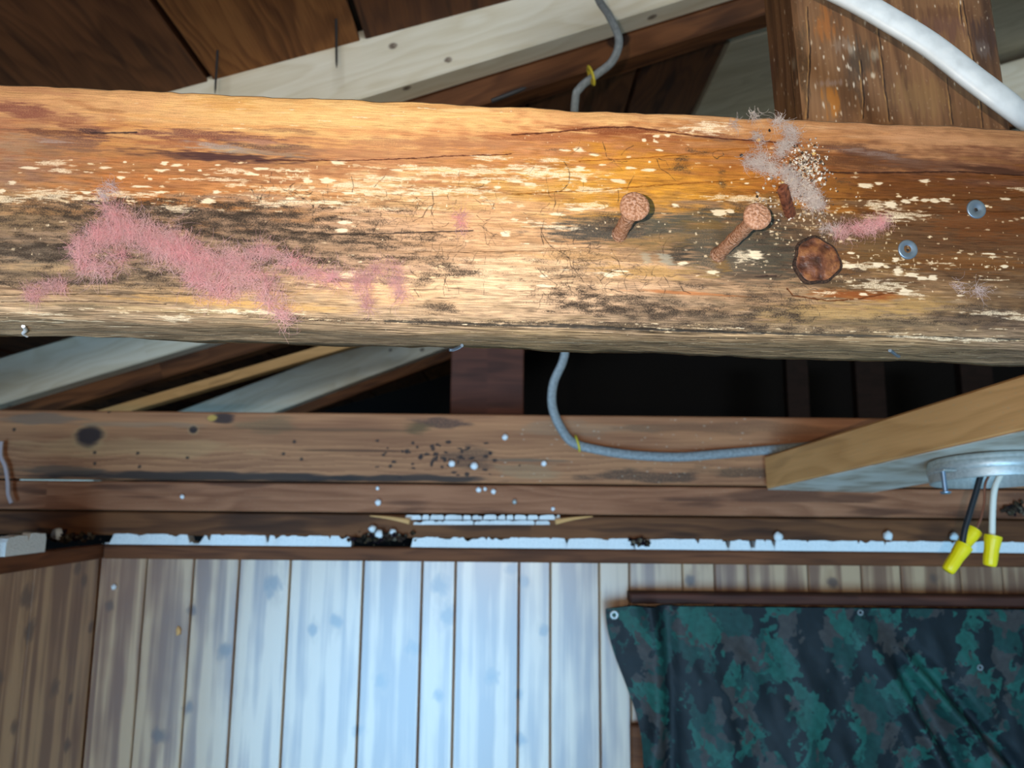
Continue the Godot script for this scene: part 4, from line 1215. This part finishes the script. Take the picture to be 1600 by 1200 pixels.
# ---------------------------------------------------------------- cables, brace, box and wires
func wires() -> void:
	# the flat board that runs from the plate towards the viewer
	var fl := W(1190, 766, 0.918)
	var nl := W(1600, 672, 0.53)
	var dir := (nl - fl).normalized()
	var ac := Vector3(1, 0, 0)
	ac = (ac - dir * ac.dot(dir)).normalized()
	var up := ac.cross(dir) * (1.0 if ac.cross(dir).y > 0.0 else -1.0)
	var bs := Basis(dir, up, dir.cross(up))
	var len_b := 0.56
	var side := 1.0 if bs.z.x > 0.0 else -1.0
	# its far end is cut square to the plate
	var br := obj("brace_board", box_mesh(Vector3(len_b, 0.040, 0.140), 0.002, Vector2(0.3, 0.05)), M.tan_wood, null, Transform3D(bs, fl + dir * (len_b * 0.5 + 0.012) + up * 0.020 + bs.z * side * 0.070))
	tag(br, "tan flat board running from the wall plate towards the right", "board")
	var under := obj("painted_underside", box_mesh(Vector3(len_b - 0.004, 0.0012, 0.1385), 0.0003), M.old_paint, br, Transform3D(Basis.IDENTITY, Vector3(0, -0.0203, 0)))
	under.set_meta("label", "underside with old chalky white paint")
	# round metal box under it
	var tt := (0.918 - 0.64) / dir.z
	var bc := fl + dir * tt + bs.z * side * 0.070 - up * 0.0014
	var bb := Basis(ac, up, ac.cross(up))
	var box := holder("junction_box", bc, bb)
	tag(box, "round galvanised junction box screwed under the tan board", "junction box")
	var H := 0.021
	obj("shell", lathe_mesh([Vector2(0.0, -0.0035), Vector2(0.044, -0.0035), Vector2(0.0475, -0.006), Vector2(0.048, -H), Vector2(0.0492, -H), Vector2(0.0496, -H + 0.0015), Vector2(0.0496, -0.004), Vector2(0.0485, -0.0015), Vector2(0.046, -0.0006), Vector2(0.0, -0.0006)], 64), M.galv, box)
	obj("rim_band", lathe_mesh([Vector2(0.0494, -0.0135), Vector2(0.0502, -0.0130), Vector2(0.0504, -0.0095), Vector2(0.0502, -0.006), Vector2(0.0494, -0.0055)], 64), M.galv, box)
	var sp := W(1478, 745, 0.64)
	var se := W(1478, 772, 0.60)
	var iv := box.transform.affine_inverse()
	var sl: Vector3 = iv * sp
	var el: Vector3 = iv * se
	sl.y = -H + 0.004
	var scr := obj("cover_screw", tube_mesh([Vector3(el.x, sl.y, el.z), Vector3(el.x, el.y + 0.0015, el.z)], 0.0019, 0.0019, 12, Vector3(0, 0, 1)), M.zinc, box)
	obj("head", lathe_mesh([Vector2(0, -0.0012), Vector2(0.003, -0.0009), Vector2(0.0042, 0.0004), Vector2(0.004, 0.001), Vector2(0, 0.0012)], 20), M.zinc, scr, Transform3D(Basis.IDENTITY, Vector3(el.x, el.y + 0.001, el.z)))
	var ear := obj("screw_ear", box_mesh(Vector3(0.012, 0.0016, 0.01), 0.0004), M.galv, box, Transform3D(Basis.IDENTITY, Vector3(el.x + 0.003, -H + 0.003, el.z)))
	ear.set_meta("label", "bent metal ear that holds the screw")
	# three wires that end in yellow connectors
	for w in [
		["black insulated wire hanging from the junction box with a yellow connector", [[1545, 722], [1533, 742], [1524, 772], [1513, 808], [1507, 830], [1503, 855]], 0.62, 0.0024, M.black_jacket, [1507, 852], [1480, 893]],
		["thin bare copper wire from the junction box into the rear yellow connector", [[1556, 728], [1546, 742], [1539, 758], [1538, 786], [1532, 812], [1522, 834]], 0.645, 0.0010, M.copper, [1523, 828], [1493, 868]],
		["white insulated wire hanging straight from the junction box with a yellow connector", [[1575, 722], [1563, 742], [1554, 764], [1551, 795], [1550, 842]], 0.63, 0.0025, M.white_jacket, [1552, 837], [1546, 885]]]:
		var p := []
		for q in w[1]:
			p.append(W(q[0], q[1], w[2]))
		var h := holder("electrical_wire", Vector3.ZERO)
		tag(h, w[0], "wire", "wires hanging from the junction box")
		obj("conductor", tube_mesh(smooth_path(p, 6), w[3], w[3], 14), w[4], h)
		var a := W(w[5][0], w[5][1], w[2])
		var b := W(w[6][0], w[6][1], w[2])
		var L := (b - a).length()
		var yb := span(a, b)
		var cb2 := Basis(-yb.y, yb.x, yb.z)
		obj("wire_connector", connector_mesh(L), M.yellow, h, Transform3D(cb2, a))
	# white cable over the upright
	var cp := []
	for q in [[905, -262, 0.56], [1000, -205, 0.48], [1090, -150, 0.38], [1180, -95, 0.32], [1262, -38, 0.305], [1336, 0, 0.30], [1390, 31, 0.298], [1453, 70, 0.296], [1520, 122, 0.294], [1593, 178, 0.298], [1655, 235, 0.345], [1710, 320, 0.40], [1780, 450, 0.52], [1850, 600, 0.72], [1890, 690, 0.9]]:
		cp.append(W(q[0], q[1], q[2]))
	var wc := obj("cable", tube_mesh(smooth_path(cp, 8), 0.0066, 0.0036, 24), M.jacket)
	tag(wc, "thick white cable sweeping across the weathered upright, upper right", "cable")
	# grey cable that drops behind the joist and runs along the plate
	var gp := []
	for q in [[925, -40, 0.68], [936, 0, 0.66], [952, 25, 0.65], [967, 62, 0.65], [957, 95, 0.66], [930, 118, 0.67], [906, 138, 0.68], [898, 165, 0.69], [892, 300, 0.76], [888, 480, 0.85], [882, 555, 0.875], [865, 598, 0.885], [863, 635, 0.893], [876, 668, 0.9], [896, 692, 0.905], [935, 703, 0.905], [990, 711, 0.906], [1060, 714, 0.908], [1130, 709, 0.91], [1190, 704, 0.91], [1260, 698, 0.91], [1360, 690, 0.91]]:
		gp.append(W(q[0], q[1], q[2]))
	var gc := holder("cable", Vector3.ZERO)
	tag(gc, "grey flat cable that drops behind the joist and runs along the plate", "cable")
	var thin := []
	for k in (gp.size() - 1) * 8 + 1:
		thin.append(0.72 + 0.30 * smoothstep(50.0, 90.0, float(k)))
	obj("jacket", tube_mesh(smooth_path(gp, 8), 0.0056, 0.0036, 18, Vector3(0, 0, 1), thin), M.grey_jacket, gc)
	for q in [[[921, 112], [926, 124], 0.668, 0.0075], [[900, 684], [905, 702], 0.903, 0.0078]]:
		var a := W(q[0][0], q[0][1], q[2])
		var b := W(q[1][0], q[1][1], q[2])
		var e := (b - a).normalized()
		var mid := (a + b) * 0.5
		var loop := []
		for k in 21:
			var t := TAU * k / 20.0
			loop.append(mid + e * cos(t) * q[3] + Vector3(0, 0, 1) * sin(t) * 0.0055)
		var tie := obj("cable_tie", tube_mesh(loop, 0.0032, 0.0014, 8, Vector3(1, 0.3, 0)), M.dull_yellow, gc)
		tie.set_meta("label", "yellow tie round the cable")

func connector_mesh(L: float) -> ArrayMesh:
	var st := SurfaceTool.new()
	st.begin(Mesh.PRIMITIVE_TRIANGLES)
	var prof := [[0.0022, 0.002], [0.0058, 0.0006], [0.0064, 0.0], [0.0067, 0.0012], [0.0064, 0.0040], [0.0058, L * 0.35], [0.0055, L * 0.45], [0.0055, L * 0.75], [0.0051, L * 0.93], [0.0043, L * 0.985], [0.0, L]]
	var sides := 36
	for i in range(prof.size() - 1):
		for s in sides:
			var q := []
			for e in [[i, s], [i + 1, s], [i + 1, s + 1], [i, s + 1]]:
				var t: float = TAU * e[1] / sides
				var r: float = prof[e[0]][0]
				if e[0] >= 5 and e[0] <= 8:
					r *= 1.0 - 0.05 * float(int(e[1]) % 3 == 0)       # ribs for the fingers
				q.append(Vector3(r * cos(t), prof[e[0]][1], r * sin(t)))
			var out: Vector3 = (q[0] + q[2]) * 0.5
			out.y = 0.0
			if i == 0:
				out = Vector3.DOWN
			if i == prof.size() - 2:
				poly(st, [q[0], q[1], q[3]], [Vector2.ZERO, Vector2.ZERO, Vector2.ZERO], Vector3.UP + out)
			else:
				poly(st, q, [Vector2.ZERO, Vector2.ZERO, Vector2.ZERO, Vector2.ZERO], out)
	st.generate_normals()
	return st.commit()

# ---------------------------------------------------------------- the camouflage sheet over the window
func tarp() -> void:
	var D := 0.925
	var a := W(984, 930, D)
	var b := W(1760, 944, D)
	plank("window_head", "dark brown board over the camouflage sheet with shade in its colour", "board", a.x, 1.1, W(1300, 946, D).y, W(1300, 929, D).y, D - 0.004, 0.028, M.dim_wood, Vector2(0.2, 0.0))  # dark wood colour stands in for the board's shaded underside
	var jamb := W(1000, 1160, 0.936)
	plank("window_jamb", "brown window board showing beside the sheet at the bottom edge", "board", jamb.x - 0.010, jamb.x + 0.03, 1.0, W(1000, 1135, 0.936).y, 0.938, 0.011, M.trim_wood, Vector2(0.2, 0.0))
	var st := SurfaceTool.new()
	st.begin(Mesh.PRIMITIVE_TRIANGLES)
	var nx := 150
	var ny := 90
	var n := noise(401, 1.0, 3)
	var tl := W(945, 950, 0.918)
	var wid := 0.75
	var hgt := 0.80
	var g2 := W(1345, 945, 0.918).x - tl.x
	var pts := []
	for j in ny + 1:
		var row := []
		for i in nx + 1:
			var u := float(i) / nx
			var v := pow(float(j) / ny, 1.5)
			var x := u * wid
			var y := v * hgt
			# the left edge is pulled in under the corner grommet
			var pull := 0.040 * smoothstep(0.0, 0.16, y) + 0.02 * smoothstep(0.15, 0.6, y)
			x += pull * exp(-x * 5.0)
			# folds: one down from near the corner, two slanting from the second grommet, soft ripples
			var z := 0.004 + 0.010 * smoothstep(0.0, 0.3, y)
			z += 0.013 * ridge(x - 0.052 - 0.02 * y - 0.01 * sin(y * 20.0), 0.012) - 0.014 * ridge(x - 0.072 - 0.02 * y, 0.010)
			var f1 := x - g2 - y * 0.50
			var f2 := x - g2 - y * 0.85
			var grow := smoothstep(0.0, 0.12, y)
			z += grow * (0.017 * ridge(f1 + 0.012, 0.014) - 0.020 * ridge(f1 - 0.010, 0.011) + 0.014 * ridge(f2 + 0.004, 0.013) - 0.016 * ridge(f2 - 0.016, 0.011))
			z += 0.007 * ridge(x - 0.255 + y * 0.15, 0.014) * smoothstep(0.04, 0.14, y)
			z += (0.006 * n.get_noise_2d(x * 9.0, y * 4.0) + 0.0025 * n.get_noise_2d(x * 30.0, y * 18.0)) * smoothstep(0.0, 0.05, y)
			row.append(Vector3(tl.x + x, tl.y - y + 0.0035 * smoothstep(0.0, 0.035, x) * (1.0 - v), tl.z + 0.002 + maxf(z, -0.004)))
		pts.append(row)
	for j in ny:
		for i in nx:
			var q := [pts[j][i], pts[j][i + 1], pts[j + 1][i + 1], pts[j + 1][i]]
			var uv := []
			for e in [[i, j], [i + 1, j], [i + 1, j + 1], [i, j + 1]]:
				uv.append(Vector2(float(e[0]) / nx * 1.05, pow(float(e[1]) / ny, 1.5) * 1.5))
			poly(st, q, uv, Vector3(0, 0, 1))
	st.generate_normals()
	var h := holder("camouflage_sheet", Vector3.ZERO)
	tag(h, "dark green camouflage sheet hung over the window, lower right", "sheet")
	obj("cloth", st.commit(), M.camo, h)
	for q in [[959, 962], [1347, 958], [1530, 1043]]:
		var p := W(q[0], q[1], 0.9)
		var best := 9.0
		var at := p
		for row in pts:
			for v in row:
				var d := seen_at(v).distance_to(Vector2(q[0], q[1]))
				if d < best:
					best = d
					at = v
		var tor := TorusMesh.new()
		tor.inner_radius = 0.0018
		tor.outer_radius = 0.0056 if q[0] == 959 else 0.0036
		tor.rings = 24
		tor.ring_segments = 8
		var o := obj("grommet", tor, M.galv if q[0] == 959 else M.grey_jacket, h, Transform3D(Basis(Vector3(1, 0, 0), PI / 2.0), at + Vector3(0, 0, 0.0008)))
		o.set_meta("label", "round metal grommet")

func ridge(x: float, w: float) -> float:
	return exp(-x * x / (w * w))

# ---------------------------------------------------------------- fluff, crumbs, beads and other small things
func fibres(st: SurfaceTool, r: RandomNumberGenerator, chain: Array, count: int, lean: float, cols: Array, fibre: float, width: float, pile: float) -> void:   # chain of [px, py, radius in px, weight]
	var total := 0.0
	for k in range(chain.size() - 1):
		total += (chain[k][3] + chain[k + 1][3]) * 0.5
	var done := 0
	while done < count:
		var pick := r.randf() * total
		var k := 0
		while k < chain.size() - 2 and pick > (chain[k][3] + chain[k + 1][3]) * 0.5:
			pick -= (chain[k][3] + chain[k + 1][3]) * 0.5
			k += 1
		var t := r.randf()
		var a: Array = chain[k]
		var b: Array = chain[k + 1]
		var rad := lerpf(a[2], b[2], t)
		var off := Vector2(r.randfn(0.0, rad * 0.55), r.randfn(0.0, rad * 0.5))
		var mx: float = lerpf(a[0], b[0], t) + off.x
		var my: float = lerpf(a[1], b[1], t) + off.y
		var core := clampf(1.0 - off.length() / (rad * 1.3), 0.0, 1.0)
		var way: float = atan2(b[1] - a[1], b[0] - a[0]) * lean + r.randf_range(-1.0, 1.0) * (PI - lean * 2.2)
		var curl := r.randf_range(-0.5, 0.5)
		var col: Color = (cols[0] as Color).lerp(cols[1], r.randf()).lerp(cols[2], core * r.randf())
		col = (col * r.randf_range(0.85, 1.2)).clamp()
		col.a = 1.0
		var strand := 3 + int(r.randf() * 14.0 * (0.3 + core))
		for f in strand:
			done += 1
			var p := on_joist(mx + r.randfn(0.0, 3.5), my + r.randfn(0.0, 3.0)) + jn * (0.0003 + r.randf() * pile * (0.2 + core))
			var ang := way + r.randfn(0.0, 0.35)
			var bend := curl + r.randfn(0.0, 0.25)
			var seg := fibre * r.randf_range(0.4, 1.5) / 6.0
			var wob := r.randf_range(-0.3, 0.5)
			var was := p - (jx * cos(ang) + jd * sin(ang)) * seg * 2.0
			for s in 6:
				var d := jx * cos(ang) + jd * sin(ang) + jn * wob * 0.5
				var q := was + d * seg
				var over := (q - j0).dot(jn)
				if over < 0.0002:
					q += jn * (0.0004 - over)
				var sdv := d.cross(jn).normalized() * width * (1.0 if s < 4 else 0.6)
				st.set_normal((jn + jd * r.randf_range(-0.3, 0.2) + jx * r.randf_range(-0.25, 0.25)).normalized())
				st.set_color(col)
				for v in [was - sdv, q - sdv, q + sdv, was - sdv, q + sdv, was + sdv]:
					st.add_vertex(v)
				was = q
				ang += bend
				wob += r.randf_range(-0.4, 0.3)

func lin(h: int) -> Color:
	return rgb8(h).srgb_to_linear()

func bits() -> void:
	var r := RandomNumberGenerator.new()
	r.seed = 77
	var pinks := [lin(0xdcb2b2), lin(0xd4b4b0), lin(0xe4949c)]
	var tufts := [
		["large pink fibreglass tuft stuck across the left half of the joist", [
			[[[128, 388, 16, 1.0], [150, 370, 20, 1.4], [195, 352, 22, 2.0], [235, 372, 24, 3.0], [275, 392, 26, 3.2], [320, 412, 24, 2.4], [370, 425, 24, 2.0], [410, 440, 22, 1.8], [432, 478, 14, 1.2], [446, 508, 6, 0.5]], 2900], [[[150, 372, 8, 0.6], [160, 366, 8, 0.4], [240, 375, 12, 1.0], [270, 388, 14, 1.4], [300, 395, 10, 0.6]], 700],
			[[[128, 388, 8, 1.0], [130, 415, 12, 0.8], [165, 428, 12, 0.5], [190, 400, 14, 0.6]], 450],
			[[[300, 425, 24, 1.0], [330, 450, 18, 0.7], [370, 460, 14, 0.4]], 600],
			[[[365, 405, 14, 1.0], [410, 395, 10, 1.0], [455, 415, 12, 0.8], [500, 432, 10, 0.5], [535, 440, 6, 0.3]], 700],
			[[[195, 352, 14, 1.0], [180, 335, 12, 0.5], [165, 330, 10, 0.2]], 200]]],
		["faint pink fibre tuft at the middle of the joist's lower half", [
			[[[560, 450, 10, 0.7], [568, 430, 14, 1.2], [590, 418, 14, 1.2], [620, 410, 12, 1.0]], 260],
			[[[568, 430, 10, 0.8], [572, 460, 12, 0.7], [575, 485, 8, 0.3]], 160],
			[[[620, 420, 12, 0.8], [622, 445, 12, 0.8], [625, 470, 10, 0.4]], 200]]],
		["small pale pink wisp at the joist's lower left end", [[[[45, 468, 8, 0.8], [65, 452, 10, 1.2], [85, 445, 8, 1.0], [112, 452, 6, 0.4]], 320]]],
		["tiny pink fibre spot on the middle of the joist", [[[[716, 335, 8, 0.8], [720, 352, 9, 0.8]], 70]]],
		["pink fibre tuft beside the two zinc screws", [[[[1300, 362, 10, 0.5], [1330, 360, 12, 1.0], [1360, 352, 11, 1.2], [1384, 346, 8, 0.6]], 480]]],
		["pale lilac wisp low on the right end of the joist", [[[[1490, 448, 8, 0.5], [1520, 458, 10, 0.6], [1540, 466, 8, 0.4]], 70]]],
		["grey-white wisp above the left end of the large pink tuft", [[[[160, 308, 4, 0.6], [172, 298, 6, 1.0], [179, 286, 3, 0.4]], 80]]]]
	for i in tufts.size():
		var st := SurfaceTool.new()
		st.begin(Mesh.PRIMITIVE_TRIANGLES)
		for ch in tufts[i][1]:
			var cs := pinks if i < 5 else [lin(0xc8b4b8), lin(0xd8ccd0), lin(0xe0d4d4)]
			if i in [1, 2]:
				cs = [lin(0xd0a4a4), lin(0xd8b0ac), lin(0xd89c9c)]
			fibres(st, r, ch[0], ch[1], 0.35, cs, 0.0085 if i == 0 else 0.0060, 0.000034, 0.0034 if i == 0 else 0.0016)
		var o := obj("insulation_tuft", st.commit(), M.fibre)
		tag(o, tufts[i][0], "insulation", "insulation fluff on the joist")
	# the grey cocoon of fluff, web and crumbs near the top right of the joist
	var nest := holder("debris_nest", on_joist(1225, 265))
	tag(nest, "grey nest of fluff, web and crumbs on the upper right of the joist", "debris")
	var ti := Transform3D(Basis.IDENTITY, -nest.position)
	var st2 := SurfaceTool.new()
	st2.begin(Mesh.PRIMITIVE_TRIANGLES)
	var greys := [lin(0xb0a09c), lin(0xc8bcb6), lin(0xdcd2ca)]
	for ch in [
		[[[1166, 254, 12, 1.0], [1185, 258, 15, 1.6], [1210, 268, 15, 1.4], [1235, 285, 15, 1.4], [1262, 296, 12, 1.0], [1272, 315, 8, 0.6]], 2600],
		[[[1208, 184, 5, 0.5], [1216, 196, 6, 0.8], [1230, 206, 10, 1.2], [1234, 222, 10, 1.2], [1222, 232, 9, 1.0], [1218, 246, 7, 0.8]], 1300],
		[[[1172, 178, 5, 0.5], [1172, 190, 3, 0.4], [1178, 212, 2.5, 0.4], [1184, 226, 3, 0.6], [1190, 242, 2.5, 0.5]], 350],
		[[[1145, 192, 2, 0.3], [1150, 206, 2.5, 0.3]], 60],
		[[[1240, 292, 6, 0.6], [1238, 312, 5, 0.6]], 250],
		[[[1262, 300, 8, 1.0], [1262, 322, 9, 1.0], [1280, 325, 8, 0.6]], 700],
		[[[1280, 355, 6, 0.4], [1300, 362, 8, 0.5]], 150]]:
		fibres(st2, r, ch[0], int(ch[1] * 0.36), 0.8, greys, 0.0045, 0.00005, 0.0035)
	obj("fluff", st2.commit(), M.fibre, nest, ti)
	var st3 := SurfaceTool.new()
	st3.begin(Mesh.PRIMITIVE_TRIANGLES)
	var shades := [lin(0xe6dccc), lin(0xc0b4a8), lin(0xd8c0a0), lin(0x5a4c40), lin(0x988c80), lin(0xf0e8dc)]
	for k in 620:
		var px := r.randfn(1258, 14)
		var py := r.randfn(262, 16)
		if k > 380:
			px = r.randfn(1250, 26)
			py = r.randfn(290, 26)
		if k > 540:
			px = r.randf_range(1180, 1290)
			py = r.randf_range(300, 345)
		crumb(st3, on_joist(px, py) + jn * r.randf_range(0.0002, 0.003 if k < 200 else 0.001), r.randf_range(0.00025, 0.0008), shades[r.randi() % 6], r)
	for q in [[1278, 282, 0.0012, 0xfff4e4], [1268, 243, 0.0010, 0xe8c078], [1198, 282, 0.0009, 0xfff8ea], [1200, 207, 0.0009, 0x2c2a2c], [1183, 222, 0.0009, 0xe8b870], [1190, 296, 0.0008, 0xf8ecd0], [1220, 288, 0.0009, 0xd8c080], [1156, 245, 0.0010, 0x4a4440]]:
		crumb(st3, on_joist(q[0], q[1]) + jn * 0.0016, q[2], lin(q[3]), r)
	var cr := obj("crumbs", st3.commit(), M.crumb, nest, ti)
	cr.set_meta("kind", "stuff")
	# strays of white metal on the lower edge of the joist
	for q in [[[38, 508], [42, 514], [38, 519], [44, 523], "tiny bent white clip on the joist's lower left edge"], [[703, 548], [708, 547], [716, 542], [722, 538], "tiny pale wire staple hanging from the middle of the joist's lower edge"], [[1389, 546], [1393, 548], [1398, 552], [1403, 555], "tiny silver staple on the joist's lower edge at the right"]]:
		var p := []
		for k in 4:
			var s := joist_st(q[k][0], q[k][1])
			p.append(j0 + jx * s.x + jd * (minf(s.y, JH) + 0.0006) + jn * (0.0006 - maxf(0.0, s.y - JH)))
		var o := obj("staple", tube_mesh(smooth_path(p, 4), 0.0007, 0.0007, 8), M.zinc if q[0][0] > 100 else M.bead)
		tag(o, q[4], "staple")
	# foam beads
	var beads := [
		[706, 724, 5.4, "larger white foam bead, left one of the close pair on the plate"], [741, 728, 6.2, "largest white foam bead, right one of the close pair on the plate"], [789, 683, 5, "white foam bead highest on the knotty plate"], [850, 724, 4.6, "white foam bead left below the yellow cable tie"],
		[748, 765, 4.4, "white foam bead, left of the little row under the dark groove"], [758, 764, 3, "smallest bead, middle of the little row under the dark groove"], [771, 768, 4.2, "white foam bead, right of the little row under the dark groove"], [591, 785, 5, "lone white foam bead on the plain plate left of the slot"], [804, 784, 4, "dull grey bead on the plain plate above the slot"],
		[285, 776, 3.4, "small pale bead on the plain plate far left"], [864, 795, 3.2, "small bluish bead above the slot's right end"], [590, 763, 3, "faint bead in the dark groove left of the slot"]]
	for b in beads:
		var d := HEAD_D if b[1] < 757 else 0.922
		var rr: float = b[2] * d / F
		var o := obj("foam_bead", pebble_mesh(rr, int(b[0])), M.bead if b[0] != 804 else M.galv, null, Transform3D(Basis.IDENTITY, W(b[0], b[1], d - rr * 0.8)))
		tag(o, b[3], "bead", "foam beads on the wall plates")
	for b in [[582, 826, 6, "white foam lump at the left of three on the dirty ledge gap"], [593, 834, 7, "white foam lump in the middle of three on the dirty ledge gap"], [614, 832, 5.5, "white foam lump at the right of three on the dirty ledge gap"], [90, 834, 9, "white foam crumb in the dirt at the left corner"], [1388, 837, 7, "white foam crumb on the ledge left of the wires"], [1490, 838, 6, "bluish foam crumb on the ledge just left of the connectors"], [1216, 838, 7, "grey-blue foam crumb over the short foam piece"]]:
		var rr: float = b[2] * 0.93 / F
		var o := obj("foam_crumb", pebble_mesh(rr, int(b[0]), 0.2), M.foam, null, Transform3D(Basis.IDENTITY, W(b[0], b[1], 0.929 - rr * 0.6)))
		tag(o, b[3], "foam crumb", "foam crumbs on the ledge")
	var wb := obj("foam_bead", pebble_mesh(0.0034, 9), M.bead, null, Transform3D(Basis.IDENTITY, W(178, 917, WALL - 0.002)))
	tag(wb, "tiny white bead clinging to the panelling at the left", "bead", "foam beads on the wall plates")
	var chip := obj("wood_chip", pebble_mesh(0.0042, 10, 0.25), M.tan_wood, null, Transform3D(Basis(Vector3(0, 0, 1), 0.4).scaled(Vector3(0.8, 1.3, 0.5)), W(279, 986, WALL - 0.001)))
	tag(chip, "small pale wood chip stuck on the panelling at the left", "chip")
	# dirt on the ledge
	for c in [[105, 840, 46, 9, 90, "dark dirt and chewed crumbs on the ledge in the left corner"], [600, 840, 52, 12, 110, "dark dirt in the gap between the foam strips left of the slot"], [1000, 846, 18, 9, 26, "small dark dirt between two foam strips in the middle"], [1585, 795, 22, 12, 60, "dark purple debris clump at the picture's right edge under the box"]]:
		var stc := SurfaceTool.new()
		stc.begin(Mesh.PRIMITIVE_TRIANGLES)
		for k in c[4]:
			var p := W(r.randfn(c[0], c[2] * 0.45), r.randfn(c[1], c[3] * 0.4), 0.928 - r.randf_range(0.0, 0.004) if c[1] > 820 else 0.918)
			if c[0] < 175:
				p.x = maxf(p.x, SIDE - 0.06)
			crumb(stc, p, r.randf_range(0.0012, 0.0045), [lin(0x2a221e), lin(0x3c302a), lin(0x4c4034), lin(0x6c6254), lin(0x241c20)][r.randi() % 5], r)
		var o := obj("dirt_clump", stc.commit(), M.crumb)
		tag(o, c[5], "dirt", "dirt on the ledge")
	# a thread hanging at the left edge
	var tp := []
	for q in [[2, 690], [1, 712], [8, 728], [12, 752], [13, 772], [18, 786]]:
		tp.append(W(q[0], q[1], 0.912))
	var th := obj("thread", tube_mesh(smooth_path(tp, 5), 0.0026, 0.0016, 8), mat(rgb8(0xb8a4a4), 0.9))
	tag(th, "dusty pinkish thread hanging over the plates at the left edge", "thread")
	# nails that came through the roof
	for q in [[[525, 20], [526, 106], 0.80, 0.0016, "thin dark nail point hanging in front of the pale rafter"], [[341, 60], [336, 146], 0.80, 0.0015, "thin dark nail point at the lower end of the pale rafter"], [[768, 158], [822, 137], 0.6, 0.0021, "dark nail lying slanted over the middle of the joist's top edge"]]:
		var a := W(q[0][0], q[0][1], q[2])
		var b := W(q[1][0], q[1][1], q[2])
		var o := obj("roof_nail", tube_mesh([a, a.lerp(b, 0.5), a.lerp(b, 0.9), b], q[3], q[3], 8, Vector3(0, 0, 1), [1.0, 1.0, 0.9, 0.3]), M.iron)
		tag(o, q[4], "nail", "nail points through the roof")

func crumb(st: SurfaceTool, p: Vector3, s: float, c: Color, r: RandomNumberGenerator) -> void:
	var v := []
	for k in 6:
		var a := TAU * k / 6.0
		v.append([Vector3(1, 0, 0), Vector3(-1, 0, 0), Vector3(0, 1, 0), Vector3(0, -1, 0), Vector3(0, 0, 1), Vector3(0, 0, -1)][k] * s * r.randf_range(0.5, 1.3))
	var b := Basis.from_euler(Vector3(r.randf() * TAU, r.randf() * TAU, r.randf() * TAU))
	for f in [[0, 2, 4], [2, 1, 4], [1, 3, 4], [3, 0, 4], [2, 0, 5], [1, 2, 5], [3, 1, 5], [0, 3, 5]]:
		var n: Vector3 = b * (v[f[0]] + v[f[1]] + v[f[2]]).normalized()
		for i in [f[0], f[2], f[1]]:
			st.set_normal(n)
			st.set_color(c)
			st.add_vertex(p + b * v[i])
